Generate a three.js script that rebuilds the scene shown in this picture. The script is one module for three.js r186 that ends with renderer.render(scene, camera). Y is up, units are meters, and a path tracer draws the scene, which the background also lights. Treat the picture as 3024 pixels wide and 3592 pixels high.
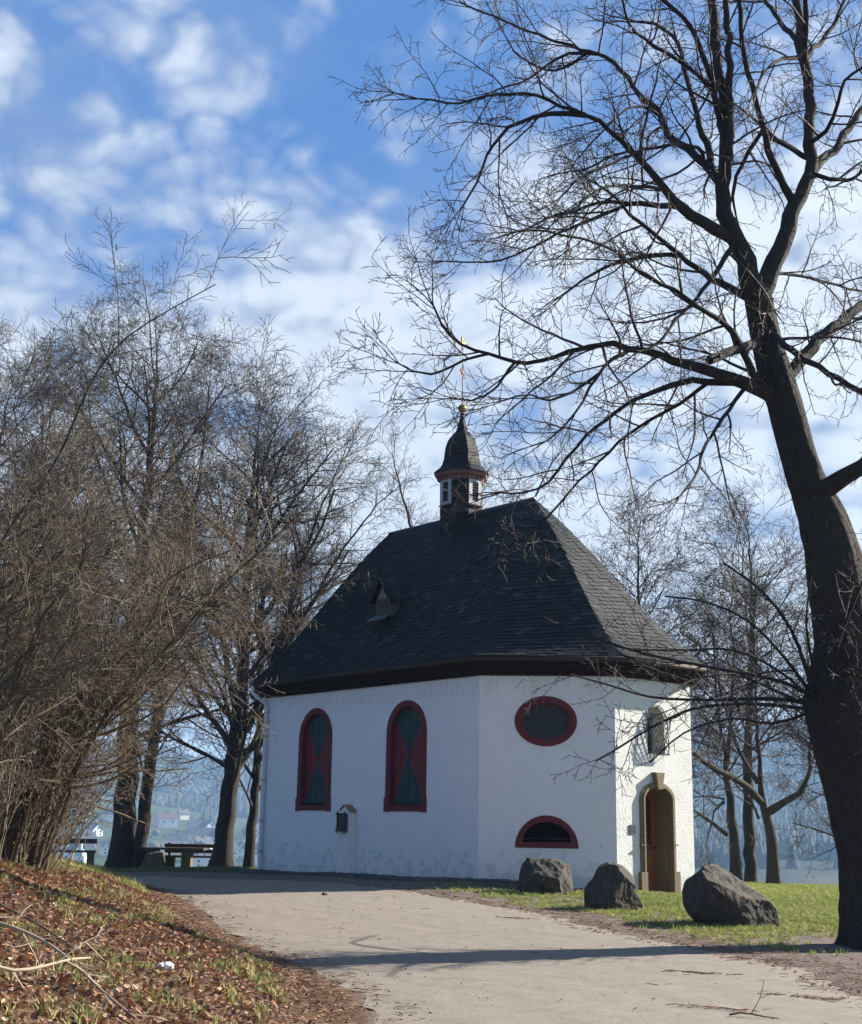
import * as THREE from 'three';
import { mergeGeometries } from 'three/addons/utils/BufferGeometryUtils.js';
import { createNoise2D, createNoise3D } from 'simplex-noise';

// ───────────── camera, sky, sun, exposure ─────────────
const EXPOSURE = 3.1;
const scene = new THREE.Scene();
const camera = new THREE.PerspectiveCamera(42.18, 862 / 1024, 0.1, 12000);
camera.position.set(0, 1.6, 0);
camera.lookAt(0, 1.6 + 630 / 2716, -1);
camera.rotateZ(Math.atan(195 / 11707));
const renderer = new THREE.WebGLRenderer({ antialias: true });
renderer.setSize(862, 1024);
renderer.toneMapping = THREE.LinearToneMapping;
renderer.toneMappingExposure = EXPOSURE;
renderer.shadowMap.enabled = true;

function mulberry(a) { return () => { a |= 0; a = a + 0x6D2B79F5 | 0; let t = Math.imul(a ^ a >>> 15, 1 | a); t = t + Math.imul(t ^ t >>> 7, 61 | t) ^ t; return ((t ^ t >>> 14) >>> 0) / 4294967296; }; }
const n2 = createNoise2D(mulberry(11)), n3 = createNoise3D(mulberry(12));
const clamp = (x, a = 0, b = 1) => Math.min(b, Math.max(a, x));
const lerp = (a, b, t) => a + (b - a) * t;
const sstep = (a, b, x) => { const t = clamp((x - a) / (b - a)); return t * t * (3 - 2 * t); };
const fbm2 = (x, y, o = 4) => { let s = 0, a = 0.5; for (let i = 0; i < o; i++) { s += a * n2(x, y); x = x * 2.03 + 5.2; y = y * 2.03 + 1.7; a *= 0.5; } return s; };

const SUN = new THREE.Vector3(0.897, 0.54, -0.442).normalize();
const sun = new THREE.DirectionalLight(new THREE.Color().setRGB(1, 0.93, 0.82), 4.9);
sun.position.copy(SUN).multiplyScalar(80).add(new THREE.Vector3(0, 0, -25));
sun.target.position.set(0, 0, -25);
sun.castShadow = true; sun.shadow.mapSize.set(4096, 4096); sun.shadow.radius = 1;
Object.assign(sun.shadow.camera, { left: -45, right: 45, top: 45, bottom: -45, near: 1, far: 220 });
scene.add(sun, sun.target);

const hash3 = (i, j, k, m) => { let h = Math.imul(i, 374761393) ^ Math.imul(j, 668265263) ^ Math.imul(k, 2147483647 - 1013904223) ^ Math.imul(m, 1274126177); h = Math.imul(h ^ h >>> 13, 1274126177); return ((h ^ h >>> 16) >>> 0) / 4294967296; };
const worley = (x, y, z) => { const i0 = Math.floor(x), j0 = Math.floor(y), k0 = Math.floor(z); let best = 9; for (let i = i0 - 1; i < i0 + 2; i++) for (let j = j0 - 1; j < j0 + 2; j++) for (let k = k0 - 1; k < k0 + 2; k++) { const dx = i + hash3(i, j, k, 1) - x, dy = j + hash3(i, j, k, 2) - y, dz = k + hash3(i, j, k, 3) - z, d = dx * dx + dy * dy + dz * dz; if (d < best) best = d; } return Math.sqrt(best); };
function makeSky() {
  const w = 3600, h = 1800, data = new Float32Array(w * h * 4);
  for (let j = 0; j < h; j++) {
    const el = ((j + 0.5) / h - 0.5) * Math.PI, y = Math.sin(el), c = Math.cos(el);
    const row = j * w * 4;
    if (y < 0) { for (let i = 0; i < w; i++) { data[row + i * 4] = 0.16; data[row + i * 4 + 1] = 0.18; data[row + i * 4 + 2] = 0.2; data[row + i * 4 + 3] = 1; } continue; }
    const g = 0.95 * Math.log(y + 0.16), g1 = Math.pow(1 - y, 2.2);
    for (let i = 0; i < w; i++) {
      const az = ((i + 0.5) / w - 0.5) * 2 * Math.PI, x = Math.cos(az) * c, z = Math.sin(az) * c;
      const mu = x * SUN.x + y * SUN.y + z * SUN.z;
      const glow = Math.pow(clamp(mu * 0.5 + 0.5), 5);
      // clear air: deep blue overhead, paler low down and towards the sun
      let r = lerp(0.045, 0.30, g1 * g1) + 0.12 * glow, gg = lerp(0.20, 0.50, g1 * g1) + 0.13 * glow, b = lerp(0.60, 0.84, g1 * g1) + 0.1 * glow;
      // a sheet of altocumulus, thinning out to the left and overhead
      const X = x, Y = g, Z = z, wx = 0.011 * n3(X * 11, Y * 11, Z * 11 + 40), wy = 0.011 * n3(X * 11 + 30, Y * 11, Z * 11);
      const low = 0.26 * n3(X * 2.1 + 3, Y * 2.1, Z * 2.1) + 0.22 * n3(X * 5.2 + 9, Y * 5.2, Z * 5.2);
      const ax = X + wx, ay = Y + wy, w1 = worley(ax * 15, ay * 13, Z * 15), w2 = worley(ax * 31 + 9, ay * 27, Z * 31), w3 = worley(ax * 66 + 3, ay * 60, Z * 66);
      const mid = 0.62 * (0.45 - w1 * w1) + 0.48 * (0.42 - w2 * w2) + 0.22 * (0.42 - w3 * w3) + 0.16 * n3(ax * 22, ay * 20, Z * 22 + 3);
      const fine = 0.05 * n3(ax * 90, ay * 84, Z * 90 + 9) + 0.03 * n3(ax * 210, ay * 200, Z * 210);
      const cov = clamp(0.47 + 0.62 * (x * 0.874 - z * 0.486 - 0.42) - 1.6 * (y - 0.28), -0.14, 0.6);  // lower bound keeps added thin cloud behind the camera, lifting fill on shaded walls
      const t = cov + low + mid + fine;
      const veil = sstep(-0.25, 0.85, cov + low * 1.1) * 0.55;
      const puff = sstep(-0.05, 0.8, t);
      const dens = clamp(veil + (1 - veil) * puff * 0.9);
      const thick = sstep(0.6, 1.3, t);
      const br = 0.64 + 0.34 * glow + 0.18 * sstep(0.1, 0.8, t) - 0.05 * thick * (1 - glow) + 0.24 * (mid - 0.25);
      r = lerp(r, br * 0.90, dens); gg = lerp(gg, br * 0.985, dens); b = lerp(b, br * 1.11, dens);
      const k = row + i * 4;
      data[k] = r / EXPOSURE; data[k + 1] = gg / EXPOSURE; data[k + 2] = b / EXPOSURE; data[k + 3] = 1;
    }
  }
  const t = new THREE.DataTexture(data, w, h, THREE.RGBAFormat, THREE.FloatType);
  t.mapping = THREE.EquirectangularReflectionMapping; t.magFilter = THREE.LinearFilter; t.minFilter = THREE.LinearFilter; t.needsUpdate = true;
  return t;
}
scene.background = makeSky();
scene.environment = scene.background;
scene.fog = new THREE.FogExp2(new THREE.Color().setRGB(0.40, 0.66, 1.0), 0.00028);

// ───────────── helpers ─────────────
const taken = new Map();
function numbered(name) { const k = taken.get(name) || 0; taken.set(name, k + 1); return k ? `${name}_${String(k).padStart(3, '0')}` : name; }
function tag(o, label, category, group) { o.userData.label = label; if (category) o.userData.category = category; if (group) o.userData.group = group; return o; }
function thing(name, label, category, pos = [0, 0, 0], turn = 0, group) {
  const o = new THREE.Group(); o.name = numbered(name); o.position.set(...pos); o.rotation.y = turn; scene.add(o);
  return tag(o, label, category, group);
}
function mesh(name, geo, mat, parent) {
  const m = new THREE.Mesh(geo, mat); m.name = parent === scene ? numbered(name) : name; m.castShadow = m.receiveShadow = true; parent.add(m); return m;
}
function structure(name, geo, mat) { const m = mesh(name, geo, mat, scene); m.userData.kind = 'structure'; return m; }

class MB {   // collects triangles, with normals, uv and optional colours
  constructor() { this.p = []; this.n = []; this.uv = []; this.c = []; this.i = []; }
  get tris() { return this.i.length / 3; }
  geo() {
    const g = new THREE.BufferGeometry();
    g.setAttribute('position', new THREE.Float32BufferAttribute(this.p, 3));
    if (this.n.length) g.setAttribute('normal', new THREE.Float32BufferAttribute(this.n, 3));
    if (this.uv.length) g.setAttribute('uv', new THREE.Float32BufferAttribute(this.uv, 2));
    if (this.c.length) g.setAttribute('color', new THREE.Float32BufferAttribute(this.c, 3));
    g.setIndex(this.i); if (!this.n.length) g.computeVertexNormals();
    return g;
  }
  // a tapered tube through [x,y,z,r] points
  tube(pts, sides = 6, opt = {}) {
    const n = pts.length, base = this.p.length / 3; let len = 0;
    let ux = 0, uy = 0, uz = 0;
    for (let k = 0; k < n; k++) {
      const a = pts[Math.max(0, k - 1)], b = pts[Math.min(n - 1, k + 1)], q = pts[k];
      let tx = b[0] - a[0], ty = b[1] - a[1], tz = b[2] - a[2]; const tl = Math.hypot(tx, ty, tz) || 1; tx /= tl; ty /= tl; tz /= tl;
      if (k === 0) { if (Math.abs(ty) < 0.9) { ux = 0; uy = 1; uz = 0; } else { ux = 1; uy = 0; uz = 0; } }
      let dt = ux * tx + uy * ty + uz * tz; ux -= dt * tx; uy -= dt * ty; uz -= dt * tz; const ul = Math.hypot(ux, uy, uz) || 1; ux /= ul; uy /= ul; uz /= ul;
      const vx = ty * uz - tz * uy, vy = tz * ux - tx * uz, vz = tx * uy - ty * ux;
      if (k) len += Math.hypot(q[0] - pts[k - 1][0], q[1] - pts[k - 1][1], q[2] - pts[k - 1][2]);
      const cols = opt.uv ? sides + 1 : sides;
      for (let s = 0; s < cols; s++) {
        const an = s / sides * Math.PI * 2, ca = Math.cos(an), sa = Math.sin(an);
        const nx = ux * ca + vx * sa, ny = uy * ca + vy * sa, nz = uz * ca + vz * sa;
        let r = q[3]; if (opt.lump) r *= opt.lump(an % (Math.PI * 2), len, q);
        this.p.push(q[0] + nx * r, q[1] + ny * r, q[2] + nz * r); this.n.push(nx, ny, nz);
        if (opt.uv) this.uv.push(s / sides * 2 * Math.PI * Math.max(0.08, pts[0][3]), len);
      }
      if (k) for (let s = 0; s < sides; s++) {
        const c0 = base + (k - 1) * cols, c1 = base + k * cols, s1 = opt.uv ? s + 1 : (s + 1) % sides;
        this.i.push(c0 + s, c0 + s1, c1 + s, c0 + s1, c1 + s1, c1 + s);
      }
    }
    if (opt.cap) for (const e of [0, n - 1]) {
      const q = pts[e], cols = opt.uv ? sides + 1 : sides, c0 = base + e * cols, m = this.p.length / 3;
      const o = pts[e ? n - 2 : 1]; let tx = q[0] - o[0], ty = q[1] - o[1], tz = q[2] - o[2]; const l = Math.hypot(tx, ty, tz) || 1;
      this.p.push(q[0], q[1], q[2]); this.n.push(tx / l, ty / l, tz / l); if (opt.uv) this.uv.push(0, 0);
      for (let s = 0; s < sides; s++) { const s1 = opt.uv ? s + 1 : (s + 1) % sides; e ? this.i.push(c0 + s, c0 + s1, m) : this.i.push(c0 + s1, c0 + s, m); }
    }
    return this;
  }
  // flat-shaded polygon fan
  face(pts, col, uvs) {
    const b = this.p.length / 3, A = pts[0], B = pts[1], C = pts[2];
    let nx = (B[1] - A[1]) * (C[2] - A[2]) - (B[2] - A[2]) * (C[1] - A[1]), ny = (B[2] - A[2]) * (C[0] - A[0]) - (B[0] - A[0]) * (C[2] - A[2]), nz = (B[0] - A[0]) * (C[1] - A[1]) - (B[1] - A[1]) * (C[0] - A[0]);
    const l = Math.hypot(nx, ny, nz) || 1; nx /= l; ny /= l; nz /= l;
    pts.forEach((q, k) => { this.p.push(q[0], q[1], q[2]); this.n.push(nx, ny, nz); if (col) this.c.push(...col); if (uvs) this.uv.push(...uvs[k]); });
    for (let k = 2; k < pts.length; k++) this.i.push(b, b + k - 1, b + k);
    return this;
  }
  box(x0, y0, z0, x1, y1, z1, col) {
    const v = (a, b, c) => [a ? x1 : x0, b ? y1 : y0, c ? z1 : z0];
    for (const f of [[[0, 0, 1], [1, 0, 1], [1, 1, 1], [0, 1, 1]], [[1, 0, 0], [0, 0, 0], [0, 1, 0], [1, 1, 0]], [[1, 0, 1], [1, 0, 0], [1, 1, 0], [1, 1, 1]], [[0, 0, 0], [0, 0, 1], [0, 1, 1], [0, 1, 0]], [[0, 1, 1], [1, 1, 1], [1, 1, 0], [0, 1, 0]], [[0, 0, 0], [1, 0, 0], [1, 0, 1], [0, 0, 1]]])
      this.face(f.map(q => v(...q)), col);
    return this;
  }
  // box given by centre, size and a rotation
  obox(c, s, e = [0, 0, 0], col) {
    const M = new THREE.Matrix4().compose(new THREE.Vector3(...c), new THREE.Quaternion().setFromEuler(new THREE.Euler(...e)), new THREE.Vector3(1, 1, 1));
    const t = new MB().box(-s[0] / 2, -s[1] / 2, -s[2] / 2, s[0] / 2, s[1] / 2, s[2] / 2, col); return this.add(t, M);
  }
  add(o, M) {
    const b = this.p.length / 3, v = new THREE.Vector3(), N = new THREE.Matrix3().getNormalMatrix(M);
    for (let k = 0; k < o.p.length; k += 3) { v.set(o.p[k], o.p[k + 1], o.p[k + 2]).applyMatrix4(M); this.p.push(v.x, v.y, v.z); v.set(o.n[k], o.n[k + 1], o.n[k + 2]).applyMatrix3(N).normalize(); this.n.push(v.x, v.y, v.z); }
    for (const u of o.uv) this.uv.push(u); for (const c of o.c) this.c.push(c); for (const i of o.i) this.i.push(b + i);
    return this;
  }
}
function spline(pts, step) {   // Catmull-Rom through [x,y,z,r]
  const cv = new THREE.CatmullRomCurve3(pts.map(p => new THREE.Vector3(p[0], p[1], p[2])), false, 'centripetal');
  const n = pts.length - 1, out = [];
  for (let k = 0; k < n; k++) {
    const L = Math.hypot(pts[k + 1][0] - pts[k][0], pts[k + 1][1] - pts[k][1], pts[k + 1][2] - pts[k][2]), m = Math.max(1, Math.round(L / step));
    for (let j = 0; j < m; j++) { const t = j / m, q = cv.getPoint((k + t) / n); out.push([q.x, q.y, q.z, lerp(pts[k][3], pts[k + 1][3], t)]); }
  }
  out.push(pts[n].slice()); return out;
}
// textures: fine tone and relief only, tiled in metres
function noiseTex(size, fn, srgb) {
  const d = new Uint8Array(size * size * 4);
  for (let j = 0; j < size; j++) for (let i = 0; i < size; i++) {
    const v = fn(i / size, j / size), k = (j * size + i) * 4;
    if (Array.isArray(v)) { d[k] = clamp(v[0]) * 255; d[k + 1] = clamp(v[1]) * 255; d[k + 2] = clamp(v[2]) * 255; } else d[k] = d[k + 1] = d[k + 2] = clamp(v) * 255;
    d[k + 3] = 255;
  }
  const t = new THREE.DataTexture(d, size, size); t.wrapS = t.wrapT = THREE.RepeatWrapping; t.magFilter = THREE.LinearFilter; t.minFilter = THREE.LinearMipmapLinearFilter; t.generateMipmaps = true; if (srgb) t.colorSpace = THREE.SRGBColorSpace; t.needsUpdate = true; return t;
}
// noise that repeats over the unit square
const tn = (u, v, f, s = 0) => { const a = u * 2 * Math.PI, b = v * 2 * Math.PI, k = f / (2 * Math.PI); return 0.5 * n3(Math.cos(a) * k + s, Math.sin(a) * k, Math.cos(b) * k + 7.3) + 0.5 * n3(Math.sin(b) * k + s + 31, Math.cos(a) * k + 2, Math.sin(a) * k - 5 + Math.cos(b) * k * 0.7); };
const rep = (t, x, y = x) => { const c = t.clone(); c.repeat.set(x, y); c.needsUpdate = true; return c; };
const std = (rgb, rough = 0.85, extra = {}) => new THREE.MeshStandardMaterial({ color: new THREE.Color().setRGB(...rgb), roughness: rough, ...extra });

// ───────────── the ground: hilltop, bank, valley and hills ─────────────
const table1 = (pts) => (z) => { if (z >= pts[0][0]) return pts[0][1]; for (let k = 1; k < pts.length; k++) if (z >= pts[k][0]) { const [a, b] = [pts[k - 1], pts[k]]; return lerp(a[1], b[1], (z - a[0]) / (b[0] - a[0])); } return pts[pts.length - 1][1]; };
const pathLeft = table1([[3, -0.6], [-8, -0.4], [-11.5, -0.38], [-13.2, -0.62], [-14.8, -1.1], [-16, -1.55], [-18.6, -2.61], [-22.7, -3.92], [-27.8, -5.72], [-31, -7.2]]);
const pathRight = table1([[3, 3.6], [-10, 4.2], [-13.5, 4.24], [-15.8, 4.28], [-17.6, 3.72], [-19.7, 2.78], [-21.9, 2.15], [-23.6, 1.35], [-24.7, 0.3], [-25.8, -0.35], [-28.1, -1.9], [-29.4, -3.7], [-31, -6.4]]);
const CONTROL = [[0, 0, 0], [0, -5, 0], [-4, -6, 0.05], [5, -6, 0], [0, -10, 0], [4, -12, -0.01], [-0.4, -13, 0.02], [6.4, -19, 0], [1.7, -16, 0.02], [4.8, -21, 0.07], [3.2, -24, 0.13], [2.2, -26.4, 0.26], [1.09, -27.9, 0.42], [3.9, -27.6, 0.26], [4.85, -28.4, 0.165], [5.9, -29.2, 0.16], [-0.9, -30.4, 0.37], [-4.2, -34.3, 0.3], [-3, -26, 0.28], [-5.5, -28, 0.26], [8.4, -33, 0.16], [12, -33, 0.12], [8, -25, 0.1], [11, -20, 0.02], [9.2, -36.2, 0.06], [8.4, -37.2, 0.1], [-9, -41, 0.0], [-5.6, -39, 0.12], [-6.5, -41.5, -0.05], [-9, -30, 0.25], [4, -35, 0.25], [0, -42, 0.1], [14, -8, 0]];
function baseH(x, z) {
  let s = 0, w = 0;
  for (const [cx, cz, h] of CONTROL) { const d = (x - cx) ** 2 + (z - cz) ** 2 + 0.25, k = 1 / (d * d); s += h * k; w += k; }
  return s / w;
}
function bankH(x, z) {
  const e = pathLeft(z) - x; if (e <= 0) return 0;
  const f = 1 - sstep(-25, -33, z);
  return f * (1.3 * sstep(-0.4, 6.0, e) - 1.3 * sstep(-0.4, 6.0, 0) + 0.08 * sstep(0.2, 1.6, e) * (1 + 0.8 * fbm2(x * 0.9, z * 0.9, 3)));
}
function farH(x, z) {   // height of the valley and hills beyond the hilltop
  const d = Math.hypot(x, z), az = Math.atan2(x, -z);
  let y = -26 - 6 * sstep(150, 500, d) + 22 * sstep(620, 1500, d);
  const n = fbm2(x / 900 + 4, z / 900, 4);
  // long ridge far behind
  y += (118 + 46 * n + 18 * fbm2(az * 7, 2.2, 2)) * sstep(1500, 2700, d) * (0.85 + 0.15 * Math.cos(az * 5));
  // nearer wooded spur on the left
  y += 46 * Math.exp(-(((az + 0.34) / 0.16) ** 2)) * sstep(1050, 1500, d) * (1 + 0.4 * n);
  // wooded hill on the right
  y += (112 + 30 * n) * Math.exp(-(((az - 0.42) / 0.27) ** 2)) * sstep(1100, 2300, d) * (1 - 0.5 * sstep(2400, 3200, d));
  return y;
}
function groundH(x, z) {
  const rx = x / 1.0, e = Math.hypot(x * 0.72 - 1, (z + 22));     // round the hilltop
  const rim = z < -22 ? lerp(22.5, 15.2, sstep(-8, 6, x)) + 1.5 * fbm2(x * 0.15, 3, 2) : 40;
  const out = e - rim, near = Math.abs(x) < 60 && z > -75 && z < 30 ? baseH(x, z) + bankH(x, z) + 0.015 * fbm2(x * 1.3, z * 1.3, 3) : 0.1;
  if (out <= 0) return near;
  const k = 1 - Math.exp(-Math.pow(out / 70, 1.35));
  return lerp(near - 0.03 * Math.min(out, 3) * Math.min(out, 3) * 0.3, farH(x, z), clamp(k));
}
function graded(lo, hi, step, far, grow) {
  const a = []; for (let v = lo; v <= hi + 1e-6; v += step) a.push(v);
  let s = step, v = hi; while (v < far[1]) { s *= grow; v += s; a.push(v); }
  s = step; v = lo; while (v > far[0]) { s *= grow; v -= s; a.unshift(v); }
  return a;
}
const inPath = (x, z) => z > -31 && z < 3 ? Math.min(x - pathLeft(z), pathRight(z) - x) : -9;
const CH = { x: 4.846, z: -28.694, th: Math.atan2(2302, 2788) };
const toLocal = (x, z) => { const dx = x - CH.x, dz = z - CH.z, c = Math.cos(CH.th), s = Math.sin(CH.th); return [dx * c - dz * s, dx * s + dz * c]; };
const toWorld = (X, Z) => { const c = Math.cos(CH.th), s = Math.sin(CH.th); return [CH.x + X * c + Z * s, CH.z - X * s + Z * c]; };
const FOOT = [[-3.22, -10.3], [-3.22, -2], [-1.22, 0], [1.22, 0], [3.22, -2], [3.22, -10.3], [1.22, -12.3], [-1.22, -12.3]];
function chapelDist(x, z) {   // distance outside the walls
  const [X, Z] = toLocal(x, z); let d = -99;
  FOOT.forEach((A, k) => { const B = FOOT[(k + 1) % 8], ex = B[0] - A[0], ez = B[1] - A[1], l = Math.hypot(ex, ez); d = Math.max(d, (-ez * (X - A[0]) + ex * (Z - A[1])) / l); });
  return d;
}
// what grows or lies where: 0 soil .. 1 grass
function grassAt(x, z) {
  if (z > -2) return 0.6;
  const e = pathLeft(z) - x, r = x - pathRight(z), n = fbm2(x * 0.8, z * 0.8, 3), cd = chapelDist(x, z);
  if (inPath(x, z) > 0) return 0;
  if (cd < 0.3) return 0;
  const lime = Math.hypot(x - 6.4, z + 19.1);
  const L = toLocal(x, z);
  if (e > 0 && z > -33) return sstep(0.15, 0.45, n) * 0.5 * sstep(1.2, 3, e) + 0.5 * sstep(-24, -30, z) * sstep(-0.2, 0.2, n);
  let g = sstep(0.75, 1.35, r + n * 0.7) * sstep(-1.9, -0.8, lime > 9 ? 1 : (lime - 2.6) + n * 1.2 - 0.3);
  if (L[0] < -1.6 && L[1] > -13) g *= sstep(1.0, 1.6, cd + n * 0.5) * (L[0] < -3 ? 0.25 : 1) * sstep(-0.5, 0.5, x - 0.2);
  g *= sstep(-17.4, -19.2, z + 0.5 * n);
  return clamp(g);
}
const T = {};
{
  const gr = noiseTex(512, (u, v) => 0.72 + 0.16 * tn(u, v, 40) + 0.2 * tn(u, v, 110, 5) + 0.16 * tn(u, v, 240, 9));
  const bp = noiseTex(512, (u, v) => 0.5 + 0.2 * tn(u, v, 60, 2) + 0.3 * tn(u, v, 170, 4) + 0.2 * tn(u, v, 300, 8));
  T.ground = gr; T.groundBump = bp;
  const xs = graded(-9, 13, 0.17, [-4200, 4200], 1.13), zs = graded(-44, -5, 0.17, [-5200, 300], 1.13);
  const P = [], C = [], UV = [], I = [], nx = xs.length;
  const mixc = (a, b, t) => [lerp(a[0], b[0], t), lerp(a[1], b[1], t), lerp(a[2], b[2], t)];
  for (const z of zs) for (const x of xs) {
    const inside = inPath(x, z) > 0.12, y = groundH(x, z) - (inside ? 0.05 : 0);
    P.push(x, y, z); UV.push(x / 1.7, z / 1.7);
    const n = fbm2(x * 2.3, z * 2.3, 3), d = Math.hypot(x, z);
    let c;
    if (d < 90) {
      const e = pathLeft(z) - x;
      const soil = e > 0 && z > -34 ? mixc([0.115, 0.068, 0.043], [0.16, 0.105, 0.062], 0.5 + n) : mixc([0.17, 0.135, 0.115], [0.25, 0.20, 0.17], 0.5 + n);
      const cd = chapelDist(x, z), L = toLocal(x, z), gravel = sstep(1.7, 0.9, cd + n * 0.4) * (L[0] < -1.5 ? 1 : 0);
      c = mixc(soil, mixc([0.10, 0.135, 0.03], [0.16, 0.19, 0.045], 0.5 + n), grassAt(x, z));
      c = mixc(c, [0.085, 0.078, 0.075], gravel * 0.85);
    } else {
      const f = fbm2(x / 210 + 3, z / 210, 3), wood = sstep(0.02, 0.1, fbm2(x / 420, z / 420 + 8, 3) + sstep(900, 1900, d) * 0.12);
      const rw = x > 0.08 * -z ? sstep(-40, 60, d - 880 - 500 * fbm2(x / 260, z / 260 + 5, 3)) : 0;
      const field = f > 0.12 ? [0.05, 0.085, 0.02] : f > -0.16 ? [0.06, 0.09, 0.026] : [0.10, 0.085, 0.05];
      c = mixc(field, [0.035, 0.042, 0.028], Math.max(wood * (d > 1150 ? 1 : 0.3), rw));
    }
    C.push(...c);
  }
  for (let j = 0; j < zs.length - 1; j++) for (let i = 0; i < nx - 1; i++) { const a = j * nx + i, b = a + 1, c = a + nx, d = c + 1; I.push(a, c, b, b, c, d); }
  const g = new THREE.BufferGeometry();
  g.setAttribute('position', new THREE.Float32BufferAttribute(P, 3)); g.setAttribute('color', new THREE.Float32BufferAttribute(C, 3)); g.setAttribute('uv', new THREE.Float32BufferAttribute(UV, 2)); g.setIndex(I); g.computeVertexNormals();
  structure('ground', g, new THREE.MeshPhysicalMaterial({ vertexColors: true, map: gr, bumpMap: bp, bumpScale: 0.02, roughness: 0.95, specularIntensity: 0.15 }));
  
}
{ // the asphalt path, worn and pale
  const col = noiseTex(1024, (u, v) => { const a = tn(u, v, 260, 3) * 0.5 + tn(u, v, 420, 6) * 0.5, b = tn(u, v, 9, 1), c = tn(u, v, 30, 2), e = tn(u, v, 85, 12), k = 0.80 + 0.24 * a + 0.10 * b + 0.10 * c + 0.13 * e + 0.08 * tn(u, v, 150, 17) + (a > 0.55 ? 0.12 : 0) - (a < -0.6 ? 0.16 : 0); return [k, k * 0.975, k * 0.94]; });
  const bmp = noiseTex(1024, (u, v) => 0.5 + 0.3 * tn(u, v, 260, 3) + 0.25 * tn(u, v, 420, 6));
  const P = [], UV = [], I = [], rows = 190, cols = 34;
  for (let j = 0; j <= rows; j++) {
    const z = lerp(2.5, -30.6, j / rows), l = pathLeft(z) - 0.02 + 0.16 * fbm2(z * 1.1, 5, 4) + 0.1 * n2(z * 4.5, 2), r = pathRight(z) + 0.16 * fbm2(z * 1.1, 15, 4) + 0.1 * n2(z * 4.5, 12);
    for (let i = 0; i <= cols; i++) { const x = lerp(l, Math.max(l + 0.1, r), i / cols); P.push(x, groundH(x, z) + 0.004 + 0.012 * sstep(0, 3, Math.min(i, cols - i)), z); UV.push(x / 2.6, z / 2.6); }
  }
  for (let j = 0; j < rows; j++) for (let i = 0; i < cols; i++) { const a = j * (cols + 1) + i; I.push(a, a + 1, a + cols + 1, a + 1, a + cols + 2, a + cols + 1); }
  const g = new THREE.BufferGeometry(); g.setAttribute('position', new THREE.Float32BufferAttribute(P, 3)); g.setAttribute('uv', new THREE.Float32BufferAttribute(UV, 2)); g.setIndex(I); g.computeVertexNormals();
  structure('path', g, new THREE.MeshStandardMaterial({ color: new THREE.Color().setRGB(0.225, 0.195, 0.158), map: col, bumpMap: bmp, bumpScale: 0.006, roughness: 0.9 }));
}

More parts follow.
